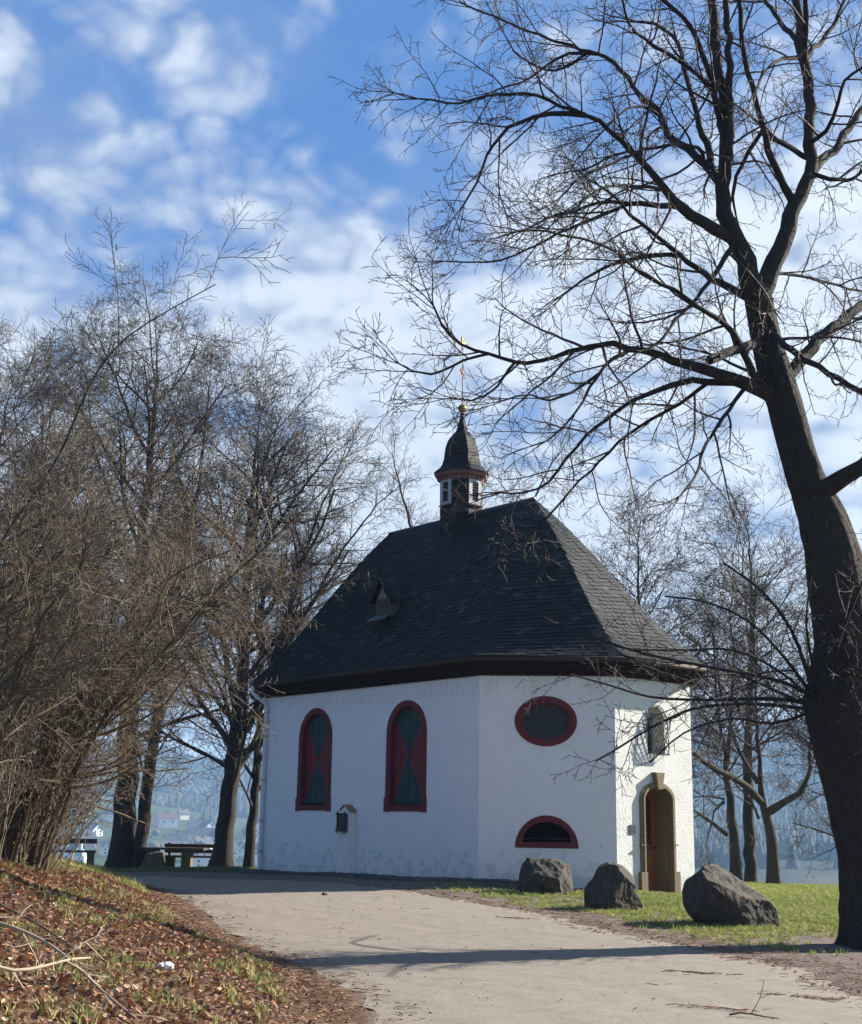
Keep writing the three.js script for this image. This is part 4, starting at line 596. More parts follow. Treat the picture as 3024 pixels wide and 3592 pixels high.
// fans of fine twigs set along the branches: three growths, turned and scaled
const makeSprays = (rmin) => [1, 2, 3, 4].map(k => { const R = mulberry(6000 + k), tb = new MB(); shoot(tb, [0, 0, 0], [0, 1, 0], 1, rmin * 1.4, 2, { rmin, max: 4, lv: [{}, {}, { n: 8, ang: 0.75, abs: 0.5, taper: 0.5, up: 0.06, wob: 0.3, seg: 0.2 }, { n: 6, ang: 0.7, abs: 0.24, taper: 0.4, up: 0.1, wob: 0.4, seg: 0.12 }, { n: 0, ang: 0.7, abs: 0.1, up: 0, wob: 0.4, seg: 0.12 }] }, R); return tb.geo(); });
const SPRAYS = makeSprays(0.0068), FINE = makeSprays(0.0046);
function putSprays(list, mat, parent, R, set = SPRAYS) {
  set.forEach((g, v) => { const own = list.filter((_, i) => i % 4 === v); if (!own.length) return; const im = new THREE.InstancedMesh(g, mat, own.length), m = new THREE.Matrix4(), q = new THREE.Quaternion(), q2 = new THREE.Quaternion(), Y = new THREE.Vector3(0, 1, 0); own.forEach((o, i) => { q.setFromUnitVectors(Y, new THREE.Vector3(...o.d)); q2.setFromAxisAngle(Y, R() * 6.28); m.compose(new THREE.Vector3(...o.p), q.multiply(q2), new THREE.Vector3(o.l, o.l, o.l)); im.setMatrixAt(i, m); }); im.name = 'twigs'; im.castShadow = im.receiveShadow = true; im.userData.kind = 'stuff'; parent.add(im); });
}
let TRI = 0;
const finish = (name, tb, mat, parent) => { TRI += tb.tris; const m = mesh(name, tb.geo(), mat, parent); return m; };

{ // the big lime tree on the right
  const R = mulberry(301), tree = thing('lime_tree', 'huge leaning bare tree with forked trunk at the right edge', 'tree', [6.4, 0, -19.1]);
  const off = (p) => [p[0] - 6.4, p[1], p[2] + 19.1, p[3] * (1.0 + 0.16 * sstep(2, 7, p[1])) + 0.003];
  const trunk = spline(LIME_TRUNK.map(off), 0.1);
  trunk.unshift([trunk[0][0] + 0.02, -0.3, 0, trunk[0][3] * 1.18]);
  const lump = (an, len, q) => 1 + 0.07 * n3(Math.cos(an) * 1.6, len * 0.5, Math.sin(an) * 1.6) + 0.03 * Math.sin(an * 9 + 3 * n2(len * 0.6, 3)) + 0.028 * Math.abs(Math.sin(an * 13 + 4 * n2(len * 0.9, 7) + 2 * n2(len * 2.5, an))) + 0.03 * n3(Math.cos(an) * 5, len * 1.6, Math.sin(an) * 5) + 0.62 * Math.exp(-Math.max(0, q[1] + 0.1) * 2.9) * (0.75 + 0.5 * Math.sin(an * 5 + 1)) + 0.10 * Math.exp(-(((q[1] - 3.35) / 0.55) ** 2)) * (1 + n3(Math.cos(an) * 3, len * 3, Math.sin(an) * 3));
  finish('trunk', new MB().tube(trunk, 84, { uv: 1, lump, cap: 1 }), M.lime, tree);
  const P = { rmin: 0.0046, thin: 0.0135, max: 4, lv: [{ n: 0, ang: 1, ratio: 0, up: 0, wob: 0.1, seg: 0.3 }, { n: 2.9, ang: 0.9, abs: 1.35, taper: 0.3, up: -0.02, wob: 0.3, seg: 0.25 }, { n: 6.4, ang: 0.85, abs: 0.5, taper: 0.45, up: 0.05, wob: 0.36, seg: 0.16 }, { n: 9, ang: 0.8, abs: 0.17, taper: 0.4, up: 0.1, wob: 0.4, seg: 0.09 }, { n: 0, ang: 0.8, ratio: 0.4, up: 0.1, wob: 0.4, seg: 0.08 }] };
  const tw = new MB(), done = [trunk];
  LIME_LIMBS.forEach((raw, li) => {
    let pts = raw.map(off);
    // join the limb to the nearest older wood
    let best = null, bd = 9; for (const o of done) for (const q of o) { const d = Math.hypot(q[0] - pts[0][0], q[1] - pts[0][1], q[2] - pts[0][2]); if (d < bd) { bd = d; best = q; } }
    if (best && bd < 1.4) { const dx = best[0] - pts[0][0], dy = best[1] - pts[0][1], dz = best[2] - pts[0][2], n = pts.length; pts = pts.map((p, k) => { const f = Math.max(0, 1 - k / Math.max(2, n * 0.45)); return [p[0] + dx * f, p[1] + dy * f, p[2] + dz * f, p[3]]; }); }
    const path = spline(pts, 0.22); path.forEach((p, k) => { const s = Math.min(1, k / 4) * Math.min(0.045, p[3] * 0.8 + 0.01); p[0] += s * n3(p[0] * 2.1, p[1] * 2.1, li * 3); p[1] += s * n3(p[1] * 2.1, p[0] * 2.1, li * 3 + 50); p[2] += s * n3(p[2] * 2.1, p[1] * 2.1, li * 3 + 90); });
    done.push(path);
    const r0 = pts[0][3];
    finish('limb', new MB().tube(path, r0 > 0.1 ? 16 : r0 > 0.04 ? 9 : 6, { uv: 1, cap: 1, lump: (an, len) => 1 + 0.09 * n3(Math.cos(an) * 1.4 + li, len * 1.7, Math.sin(an) * 1.4) }), r0 > 0.09 ? M.lime : M.limb, tree);
    let len = 0; for (let k = 1; k < path.length; k++) len += Math.hypot(path[k][0] - path[k - 1][0], path[k][1] - path[k - 1][1], path[k][2] - path[k - 1][2]);
    if (path[path.length - 1][3] < 0.06 || r0 < 0.12) sprout(tw, path, 1, P, R, len, null, r0 > 0.08 ? 0.25 : 0.06);
    const e = path[path.length - 1], f = path[path.length - 2]; if (e[3] < 0.045) for (let k = 0; k < 3; k++) shoot(tw, e, tilt(nrm([e[0] - f[0], e[1] - f[1], e[2] - f[2]]), 0.4 * R(), R() * 6), 0.6 + 0.5 * R(), Math.max(0.006, e[3] * 0.8), 2, P, R);
  });
  LIME_SPROUTS.forEach((raw) => { const path = spline(raw.map(off), 0.25); finish('limb', new MB().tube(path, 6, { uv: 1 }), M.limb, tree); let len = path.length * 0.25; sprout(tw, path, 1, { ...P, lv: P.lv.map((l, k) => k === 1 ? { ...l, n: 2.4, abs: 0.8 } : l) }, R, len, null, 0.1); });
  // water shoots bristling from the swelling of the trunk
  for (let k = 0; k < 150; k++) { const h = 2.2 + 1.9 * R(), i = trunk.findIndex(p => p[1] > h), q = trunk[i] || trunk[5], az = R() * 6.28, d = nrm([Math.cos(az), 0.25 + 0.5 * R(), Math.sin(az)]); shoot(tw, [q[0] + d[0] * q[3] * 0.85, q[1], q[2] + d[2] * q[3] * 0.85], d, 0.4 + 0.9 * R(), 0.008, 3, { ...P, lv: P.lv.map(l => ({ ...l, up: 0.35 })) }, R); }
  finish('crown', tw, M.twigRed, tree);
  // cushions of moss on the upper trunk and fork
  const mo = new THREE.IcosahedronGeometry(1, 1), mm = []; for (let k = 0; k < 160; k++) { const i = trunk.length - 1 - (R() * R() * 54 | 0), q = trunk[Math.max(8, i)], az = (R() - 0.5) * 3.0, s = 0.008 + 0.014 * R(), g = mo.clone(); g.scale(s * 1.3, s * 2.2, s * 1.3); g.translate(q[0] + Math.sin(az) * q[3] * 0.94, q[1] + (R() - 0.5) * 0.1, q[2] + Math.cos(az) * q[3] * 0.94); mm.push(g); }
  mesh('moss', mergeGeometries(mm), M.moss, tree).userData.kind = 'stuff';
  
}
// trees standing behind: limbs from a drawn trunk, then free growth
function freeTree(o) {
  const R = mulberry(o.seed), t0 = o.trunk[0], root = [t0[0], groundH(t0[0], t0[2]), t0[2]];
  const tree = thing(o.name || 'bare_tree', o.label, 'tree', root, 0, o.group);
  const off = (p) => [p[0] - root[0], p[1] - root[1], p[2] - root[2], p[3]];
  const tw = new MB(), P = { ...o.P, sprays: [], sprayLev: 3 };
  const main = (raw, k) => {
    const path = spline(raw.map(off), 0.35); if (k === 0) { path[0][1] = -0.3; path[0][3] *= 1.25; }
    path.forEach((p, j) => { const s = Math.min(1, j / 3) * 0.05; p[0] += s * n3(p[0] * 1.3, p[1] * 1.3, o.seed + k); p[2] += s * n3(p[2] * 1.3, p[1] * 1.3, o.seed + k + 30); });
    finish(k === 0 ? 'trunk' : 'limb', new MB().tube(path, path[0][3] > 0.1 ? 18 : 8, { uv: 1, cap: 1, lump: (an, len, q) => 1 + 0.08 * n3(Math.cos(an) * 1.5, len * 0.9, Math.sin(an) * 1.5 + o.seed) + (k === 0 ? (o.flare ?? 0.5) * Math.exp(-Math.max(0, q[1]) * 2.2) * (0.7 + 0.5 * Math.sin(an * 4 + o.seed)) : 0) }), o.bark || M.grey, tree);
    return path;
  };
  const paths = [o.trunk, ...(o.limbs || [])].map(main);
  paths.forEach((path, k) => { let len = 0; for (let j = 1; j < path.length; j++) len += Math.hypot(path[j][0] - path[j - 1][0], path[j][1] - path[j - 1][1], path[j][2] - path[j - 1][2]); sprout(tw, path, k === 0 ? 0 : 1, P, R, len, null, k === 0 ? (o.from ?? 0.3) : 0.12, 1); const e = path[path.length - 1], f = path[path.length - 2]; for (let j = 0; j < 3; j++) shoot(tw, e, tilt(nrm([e[0] - f[0], e[1] - f[1], e[2] - f[2]]), 0.5 * R(), R() * 6), 1.2, Math.max(0.01, e[3] * 0.8), 2, P, R); });
  const cr = finish('crown', tw, o.twig || M.twigGrey, tree); putSprays(P.sprays, o.twig || M.twigGrey, cr, R);
  
  return tree;
}
const PB = (k = {}) => ({ rmin: k.rmin || 0.0062, thin: 0.0165, max: 4, lv: [
  { n: k.n0 ?? 2.2, ang: k.a0 ?? 0.95, abs: k.l0 ?? 4.2, taper: k.t0 ?? 0.55, up: k.up0 ?? 0.05, wob: 0.24, seg: 0.5, lift: k.lift ?? 0.1 },
  { n: k.n1 ?? 2.7, ang: 0.8, abs: k.l1 ?? 1.9, taper: 0.5, up: k.up ?? 0.10, wob: 0.28, seg: 0.4 },
  { n: k.n2 ?? 3.7, ang: 0.75, abs: k.l2 ?? 0.95, taper: 0.4, up: 0.12, wob: 0.3, seg: 0.3 },
  { n: 6, ang: 0.7, abs: 0.36, taper: 0.4, up: 0.15, wob: 0.35, seg: 0.18 },
  { n: 0, ang: 0.8, abs: 0.2, up: 0.15, wob: 0.35, seg: 0.15 }] });
const up = (x, z, h, r, lx = 0, lz = 0, y0) => Array.from({ length: 8 }, (_, k) => { const t = k / 7; return [x + lx * t + 0.25 * Math.sin(t * 5 + x) * t, (y0 ?? groundH(x, z)) + h * t, z + lz * t, Math.max(0.02, r * (1 - t) ** 0.9 + 0.012)]; });
freeTree({ seed: 21, label: 'twin-stemmed bare tree with flared base beside the picnic table', trunk: up(-9.1, -41.4, 16.5, 0.36, -0.2), limbs: [up(-8.62, -41.2, 15, 0.2, 1.3, 0.4)], P: PB({ n0: 2.6, l0: 5.4 }), from: 0.22, flare: 0.6 });
freeTree({ seed: 22, label: 'bare tree with dark straight trunk left of the chapel corner', trunk: up(-5.85, -39.3, 13.2, 0.27, 0.7), limbs: [up(-5.3, -39.3, 8.0, 0.1, 2.6, 0.5, 4.0), up(-5.6, -39.3, 8.0, 0.09, -2.0, 0.8, 4.4), up(-5.2, -39.1, 6.0, 0.09, 3.6, -0.6, 5.0)], P: PB({ n0: 2.8, l0: 5.2 }), from: 0.16, flare: 0.5 });
freeTree({ seed: 23, label: 'slender bare tree right against the chapel corner on the left', trunk: up(-5.35, -41.6, 12, 0.15, 0.3), P: PB({ n0: 2.0, l0: 3.4 }), from: 0.12, flare: 0.3 });
freeTree({ seed: 24, label: 'bare tree behind the chapel, its twigs around the turret', trunk: up(1.6, -47, 14.2, 0.25, 0), limbs: [up(1.7, -47, 8.5, 0.12, -3.2, 0, 6), up(1.7, -47, 8.5, 0.12, 2.6, 0, 6)], P: PB({ n0: 1.8, l0: 3.6, n1: 1.9, n2: 3 }), from: 0.45 });
freeTree({ seed: 26, label: 'bare tree rising far behind the hazel thicket on the left', trunk: up(-14, -45, 16, 0.3, 0.3), P: PB({ n0: 2.3, l0: 5.4 }), from: 0.2 });
freeTree({ seed: 27, label: 'bare tree with spreading crown behind the hazel thicket', trunk: up(-11.8, -35, 12.5, 0.24, 0.2), P: PB({ n0: 2.6, l0: 5.0 }), from: 0.2 });
freeTree({ seed: 31, label: 'bare tree just right of the chapel with straight grey trunk', trunk: TREE_A[0], limbs: TREE_A.slice(1), P: PB({ n0: 2.2, l0: 2.3, n1: 2.2, l1: 1.3 }), from: 0.35, flare: 0.25 });
freeTree({ seed: 32, label: 'bare tree with one limb curving up like an elbow', trunk: TREE_B[0], limbs: TREE_B.slice(1), P: PB({ n0: 2.0, l0: 2.3, n1: 2.2, l1: 1.3 }), from: 0.4, flare: 0.15 });
freeTree({ seed: 33, label: 'thin bare tree rising above the right roof edge', trunk: up(6.9, -41, 10.8, 0.15, -0.2), P: PB({ n0: 2.8, l0: 2.8, n1: 2.4, up0: 0.0, a0: 1.0 }), from: 0.3 });
freeTree({ seed: 34, label: 'bare tree farther back between the chapel and the great tree', trunk: up(10.2, -43, 12, 0.2, 0.2), P: PB({ n0: 2.4, l0: 3.0, n1: 2.4, a0: 1.0 }), from: 0.3 });
freeTree({ seed: 35, label: 'low spreading bare tree on the slope at the right edge', trunk: up(13.6, -41, 5.2, 0.14, -0.4), P: PB({ n0: 3.0, l0: 3.2, n1: 2.4, up0: -0.06, a0: 1.1, lift: -0.1 }), from: 0.15 });
{ // hazel thicket on the bank: many stems from a few stools, each stool a bush of its own
  const R = mulberry(404);
  const lab = ['sunlit hazel bush with long arching catkin twigs on the leafy bank', 'dense hazel bush at the left edge of the leafy bank', 'hazel bush behind, on the crest of the leafy bank', 'nearest hazel bush, at the far left over the fallen branches', 'low hazel bush at the back of the bank before the half-hidden bench'];
  [[-5.7, -19.0, 20, 7.0, 0.10], [-7.1, -17.2, 20, 8.0, 0.07], [-6.7, -22.5, 18, 7.0, 0.08], [-5.4, -14.6, 14, 6.0, -0.12], [-8.6, -24.5, 12, 3.6, 0.0]].forEach(([bx, bz, n, hgt, lean], bi) => {
    const by = groundH(bx, bz), bush = thing('hazel_bush', lab[bi], 'bush', [bx, by, bz]), tw = new MB(), tips = [];
    const P = { rmin: 0.0046, thin: 0.0115, max: 4, sprays: [], sprayLev: 2, lv: [{ n: 2.2, ang: 0.95, abs: 1.7, taper: 0.35, up: 0.02, wob: 0.5, seg: 0.3, lift: 0.05 }, { n: 3.0, ang: 0.75, abs: 0.75, taper: 0.35, up: 0.06, wob: 0.36, seg: 0.22 }, { n: 5, ang: 0.7, abs: 0.36, taper: 0.4, up: 0.08, wob: 0.4, seg: 0.14 }, { n: 5, ang: 0.7, abs: 0.16, taper: 0.4, up: 0.08, wob: 0.4, seg: 0.1 }, { n: 0, ang: 0.7, abs: 0.1, up: 0, wob: 0.4, seg: 0.08 }] };
    for (let s = 0; s < n; s++) {
      const az = R() * 6.28, sp = 0.25 + 0.95 * R(), h = hgt * (0.4 + 0.6 * R()), x0 = Math.cos(az) * 0.5 * Math.sqrt(R()), z0 = Math.sin(az) * 0.5 * Math.sqrt(R()), r = 0.018 + 0.035 * R();
      const arc = s % 3 === 0 && bi < 3, ax = arc ? 0.5 * (R() - 0.5) * 2.4 : az, path = [], m = 14, reach = h * (arc ? 0.34 + 0.20 * R() : 0.16 + 0.34 * sp), rr = arc ? r + 0.022 : r;
      for (let k = 0; k <= m; k++) { const t = k / m; path.push([x0 + Math.cos(ax) * reach * t ** 1.25 + lean * h * t ** 1.5 + 0.4 * t * n2(t * 2.2 + s * 7, 1), h * (arc ? 0.98 * t - 0.20 * t * t * t : t - 0.16 * sp * t * t * t) - (k ? 0 : 0.25), z0 + Math.sin(ax) * reach * t ** 1.25 + 0.4 * t * n2(t * 2.2 + s * 7, 9), lerp(rr, 0.006, t)]); }
      finish('stem', new MB().tube(spline(path, 0.3), 6, { uv: 1 }), M.hazel, bush);
      sprout(tw, path, 0, P, R, h, tips, 0.14);
    }
    // thin upright suckers round the stool
    for (let s = 0; s < 70; s++) { const az = R() * 6.28, rr = 0.9 * Math.sqrt(R()); shoot(tw, [Math.cos(az) * rr, -0.1, Math.sin(az) * rr], nrm([Math.cos(az) * 0.35 + lean, 1, Math.sin(az) * 0.35]), 1.2 + 1.8 * R(), 0.008, 2, P, R); }
    const cr = finish('crown', tw, M.twigHazel, bush); putSprays(P.sprays, M.twigHazel, cr, R, FINE); P.sprays.forEach(o => tips.push([o.p[0] + o.d[0] * o.l * 0.8, o.p[1] + o.d[1] * o.l * 0.8, o.p[2] + o.d[2] * o.l * 0.8]));
    const ct = new MB(); for (let k = 0; k < tips.length; k += 4) { const q = tips[k]; if (q[1] < 2.5) continue; ct.tube([[q[0], q[1], q[2], 0.006], [q[0] + 0.004, q[1] - 0.03, q[2], 0.008], [q[0] + 0.008, q[1] - 0.07, q[2], 0.005]], 3); }
    finish('catkins', ct, M.catkin, bush).userData.kind = 'stuff';
    
  });
}


// ───────────── boulders ─────────────
T.rock = noiseTex(512, (u, v) => { const k = 0.62 + 0.3 * tn(u, v, 10, 2) + 0.22 * tn(u, v, 40, 5) + 0.15 * tn(u, v, 130, 8), l = sstep(0.25, 0.6, tn(u, v, 18, 14)); return [k + 0.10 * l, k * 0.97 + 0.10 * l, k * 0.90 + 0.05 * l]; });
T.rockBump = noiseTex(512, (u, v) => 0.5 + 0.3 * (0.5 - Math.abs(tn(u, v, 12, 4))) + 0.25 * tn(u, v, 45, 3) + 0.2 * tn(u, v, 140, 6));
const rockMat = new THREE.MeshStandardMaterial({ color: new THREE.Color().setRGB(0.092, 0.078, 0.064), map: T.rock, bumpMap: T.rockBump, bumpScale: 0.03, roughness: 0.95 });
function boulder(label, x, z, out, depth, planes, seed, mat = rockMat, name = 'boulder', group) {
  const g0 = new THREE.IcosahedronGeometry(1, 34), p = g0.attributes.position, y0 = groundH(x, z);
  let cx = 0, cy = 0; out.forEach(o => { cx += o[0]; cy += o[1]; }); cx /= out.length; cy /= out.length;
  const rho = (t) => { let best = 0.2; for (let k = 0; k < out.length; k++) { const a = out[k], b = out[(k + 1) % out.length], ax = a[0] - cx, ay = a[1] - cy, ex = b[0] - a[0], ey = b[1] - a[1], c = Math.cos(t), s = Math.sin(t), den = c * ey - s * ex; if (Math.abs(den) < 1e-9) continue; const r = (ax * ey - ay * ex) / den, u = (ax * s - ay * c) / den; if (r > 0 && u >= -1e-6 && u <= 1 + 1e-6) best = Math.max(best, r); } return best; };
  const uv = [];
  for (let i = 0; i < p.count; i++) {
    const X = p.getX(i), Y = p.getY(i), Z = p.getZ(i), s = Math.hypot(X, Y), t = Math.atan2(Y, X), r = rho(t) * Math.pow(s, 0.62);
    let q = [r * Math.cos(t), r * Math.sin(t), depth * Math.sign(Z) * Math.pow(Math.abs(Z), 0.8)];
    for (const [nx, ny, nz, h] of planes) { const l = Math.hypot(nx, ny, nz), d = (q[0] * nx + q[1] * ny + q[2] * nz) / l - h; if (d > 0) { q[0] -= nx / l * d * 0.92; q[1] -= ny / l * d * 0.92; q[2] -= nz / l * d * 0.92; } }
    const f = 0.05 * n3(q[0] * 1.5 + seed, q[1] * 1.5, q[2] * 1.5) + 0.035 * (0.3 - Math.abs(n3(q[0] * 2.6 + seed, q[1] * 2.6, q[2] * 2.6))) + 0.012 * n3(q[0] * 7, q[1] * 7 + seed, q[2] * 7) + 0.005 * n3(q[0] * 22, q[1] * 22, q[2] * 22 + seed);
    const l = Math.hypot(...q) || 1; q = q.map(v => v * (1 + f / l * 0.8));
    p.setXYZ(i, q[0] + cx, q[1] + cy - 0.08, q[2]); uv.push(q[0] * 0.9 + q[2] * 0.7, q[1] * 0.9 + q[2] * 0.4);
  }
  g0.setAttribute('uv', new THREE.Float32BufferAttribute(uv, 2)); g0.computeVertexNormals();
  const m = mesh(name, g0, mat, scene); m.position.set(x, y0, z); return tag(m, label, 'boulder', group);
}
{
  const px = (pts, cx, by, k) => pts.map(([a, b]) => [(a - cx) / k, (by - b) / k]);
  boulder('squat angular boulder below the half-round opening', 2.32, -26.4, px([[1062, 1812], [1066, 1775], [1080, 1755], [1130, 1758], [1166, 1768], [1173, 1800], [1160, 1826], [1110, 1838], [1074, 1830]], 1117, 1831, 100), 0.46, [[0.1, 0.75, 0.65, 0.33], [-0.1, -0.25, 1, 0.40], [0.9, 0.1, 0.5, 0.44], [-0.8, 0.3, 0.5, 0.42]], 3);
  boulder('pointed craggy boulder left of the doorway', 3.3, -24.1, px([[1193, 1850], [1198, 1815], [1214, 1790], [1222, 1775], [1242, 1766], [1272, 1770], [1290, 1790], [1300, 1830], [1312, 1864], [1280, 1870], [1230, 1866]], 1250, 1861, 110), 0.44, [[-0.45, 0.55, 0.7, 0.30], [0.5, -0.1, 0.8, 0.30], [0.7, 0.6, 0.3, 0.36], [0.15, 0.2, 1, 0.36], [-0.9, 0.1, 0.4, 0.42]], 9);
  boulder('largest boulder, a wedge sloping down to the right', 4.82, -21.7, px([[1397, 1815], [1402, 1795], [1436, 1768], [1466, 1761], [1502, 1786], [1546, 1818], [1570, 1850], [1579, 1892], [1556, 1896], [1500, 1884], [1440, 1886], [1414, 1864], [1400, 1838]], 1487, 1887, 123), 0.62, [[0.35, 0.85, 0.45, 0.34], [-0.35, -0.1, 1, 0.50], [-0.9, 0.25, 0.35, 0.56], [0.55, 0.1, 0.85, 0.52], [0.2, 0.5, 0.85, 0.46]], 17);
}
// ───────────── picnic place at the crest ─────────────
{
  const old = new THREE.MeshStandardMaterial({ color: new THREE.Color().setRGB(0.085, 0.06, 0.048), map: rep(T.wood, 1), roughness: 0.85 }), stone = new THREE.MeshStandardMaterial({ color: new THREE.Color().setRGB(0.15, 0.135, 0.085), map: T.rock, bumpMap: T.rockBump, bumpScale: 0.02, roughness: 0.95 });
  const gy = groundH(-7.6, -41.3);
  const tb = thing('picnic_table', 'low dark wooden table on stone feet beside the twin-stemmed tree', 'table', [-7.6, gy, -41.3]);
  for (const [z, k] of [[-0.26, 0], [0, 1], [0.26, 2]]) mesh('plank', new MB().box(-0.95, 0.62 + 0.004 * k, z - 0.125, 0.95, 0.69 + 0.004 * k, z + 0.125).geo(), old, tb);
  mesh('foot', new MB().box(-0.78, -0.2, -0.25, -0.45, 0.62, 0.25).geo(), stone, tb); mesh('foot', new MB().box(0.30, -0.2, -0.25, 0.58, 0.62, 0.25).geo(), stone, tb);
  const bn = thing('bench', 'dark wooden bench with slatted back behind the picnic table', 'bench', [-7.05, groundH(-7.0, -42.3), -42.3]);
  mesh('seat', new MB().box(-0.95, 0.40, -0.2, 0.95, 0.46, 0.2).geo(), old, bn);
  for (const [y, z] of [[0.60, 0.22], [0.76, 0.27]]) mesh('back_slat', new MB().obox([0, y, z], [1.9, 0.11, 0.035], [0.25, 0, 0]).geo(), old, bn);
  for (const x of [-0.8, 0.8]) { mesh('leg', new MB().box(x - 0.13, -0.3, -0.16, x + 0.13, 0.40, 0.14).geo(), stone, bn); mesh('back_post', new MB().obox([x, 0.55, 0.235], [0.07, 0.6, 0.07], [0.25, 0, 0]).geo(), old, bn); }
  boulder('upright mossy stone in front of the picnic table', -8.05, -40.6, [[-0.34, -0.1], [-0.36, 0.2], [-0.22, 0.55], [0.05, 0.62], [0.28, 0.6], [0.36, 0.3], [0.30, -0.1]], 0.25, [[0.5, 0.1, 0.9, 0.2], [-0.5, 0.3, 0.8, 0.22]], 41, stone, 'standing_stone').userData.category = 'stone';
  const b2 = thing('bench', 'dark bench half hidden behind the hazel twigs on the left', 'bench', [-10.6, groundH(-10.6, -40.5) + 0.1, -40.5], 0.3);
  mesh('seat', new MB().box(-0.85, 0.40, -0.2, 0.85, 0.46, 0.2).geo(), old, b2); mesh('back_slat', new MB().box(-0.85, 0.66, 0.2, 0.85, 0.80, 0.24).geo(), old, b2); for (const x of [-0.7, 0.7]) mesh('leg', new MB().box(x - 0.1, -0.3, -0.16, x + 0.1, 0.40, 0.24).geo(), stone, b2);
}
// ───────────── village, far hills ─────────────
{
  const R = mulberry(808), roofs = [std([0.05, 0.05, 0.056], 0.7), std([0.075, 0.07, 0.07], 0.7), std([0.10, 0.055, 0.042], 0.8)], walls = [std([0.78, 0.77, 0.74], 0.9), std([0.70, 0.66, 0.58], 0.9), std([0.74, 0.74, 0.76], 0.9)], glass = std([0.04, 0.05, 0.06], 0.2);
  const protos = [[9, 12, 5.2, 4.6], [8, 10, 4.6, 4.4], [10, 14, 6, 5], [7.5, 9, 5, 4.2], [11, 18, 5.5, 5.2]].map(([w, l, h, rh], k) => {
    const g = new THREE.Group(); const m = new MB().box(-w / 2, -4, -l / 2, w / 2, h, l / 2); for (const s of [-1, 1]) m.face(s > 0 ? [[-w / 2, h, l / 2], [w / 2, h, l / 2], [0, h + rh, l / 2]] : [[w / 2, h, -l / 2], [-w / 2, h, -l / 2], [0, h + rh, -l / 2]]);
    const wl = mesh('wall', m.geo(), walls[[0, 1, 2, 0, 1][k]], g);
    const r = new MB(), o = 0.5, dy = rh / (w / 2) * o; for (const s of [-1, 1]) { const e = [s * (w / 2 + o), h - dy], t = [0, h + rh], up_ = 0.3; r.face((s > 0 ? [[e[0], e[1] + up_, l / 2 + o], [e[0], e[1] + up_, -l / 2 - o], [t[0], t[1] + up_, -l / 2 - o], [t[0], t[1] + up_, l / 2 + o]] : [[e[0], e[1] + up_, -l / 2 - o], [e[0], e[1] + up_, l / 2 + o], [t[0], t[1] + up_, l / 2 + o], [t[0], t[1] + up_, -l / 2 - o]])); r.face([[e[0], e[1], l / 2 + o], [t[0], t[1], l / 2 + o], [t[0], t[1] + up_, l / 2 + o], [e[0], e[1] + up_, l / 2 + o]]); }
    const rf = mesh('roof', r.geo(), roofs[[0, 1, 2, 1, 0][k]], g); mesh('chimney', new MB().box(0.6, h + rh * 0.5, -1, 1.4, h + rh + 1.1, -0.2).geo(), roofs[2], rf);
    for (const [x, y] of [[-w / 4, h * 0.3], [w / 4, h * 0.3], [-w / 4, h * 0.72], [w / 4, h * 0.72], [0, h + rh * 0.3]]) for (const s of [-1, 1]) mesh('window', new MB().box(x - 0.6, y - 0.6, s * l / 2 - 0.05, x + 0.6, y + 0.7, s * l / 2 + 0.05).geo(), glass, g);
    for (const z of [-l / 4, l / 4]) for (const s of [-1, 1]) mesh('window', new MB().box(s * w / 2 - 0.05, h * 0.5, z - 0.7, s * w / 2 + 0.05, h * 0.5 + 1.4, z + 0.7).geo(), glass, g);
    return g;
  });
  const HL = ['white village house with dark slate roof in the hazy valley', 'small cream village house with grey roof in the hazy valley', 'tall pale grey village house with brown roof in the hazy valley', 'narrow white village house with grey roof in the hazy valley', 'long cream village house with dark roof in the hazy valley'];
  let made = 0; const spots = [];
  for (let tries = 0; tries < 4000 && made < 56; tries++) {
    const t = -0.30 + 0.20 * R(), d = 800 + 560 * R(), x = t * d, z = -d; if (spots.some(([a, b]) => (a - x) ** 2 + ((b - z) * 0.7) ** 2 < 15 * 15)) continue;
    spots.push([x, z]); const pk = R() * 5 | 0, g = protos[pk].clone(); g.name = numbered('village_house'); g.position.set(x, groundH(x, z), z); g.rotation.y = (R() < 0.6 ? 0.5 : -1.0) + (R() - 0.5) * 0.7; g.scale.setScalar(0.9 + 0.35 * R()); scene.add(g);
    tag(g, HL[pk], 'house', 'houses of the valley village'); made++;
  }
  // church tower with a pale green dome
  const tx = -0.2515 * 760, tz = -760, tg = groundH(tx, tz), tw = thing('church_tower', 'white church tower with pale green dome in the valley below', 'tower', [tx, tg, tz]);
  mesh('shaft', new MB().box(-3, -4, -3, 3, 9, 3).geo(), walls[0], tw); mesh('dome', new THREE.LatheGeometry([[3.5, 0], [3.3, 1.5], [2.4, 3], [1.3, 4], [0.9, 5], [1.0, 6], [0.2, 8]].map(p => new THREE.Vector2(...p)), 16).translate(0, 9, 0), std([0.32, 0.50, 0.45], 0.6), tw);
  for (const x of [-1.3, 1.3]) mesh('window', new MB().box(x - 0.5, 4, 2.95, x + 0.5, 6.6, 3.05).geo(), glass, tw);
  // woods on the hillsides
  const cone = new THREE.ConeGeometry(0.3, 1, 6, 1).translate(0, 0.5, 0), round = new THREE.IcosahedronGeometry(0.5, 1).translate(0, 0.5, 0);
  const A = [[], []];
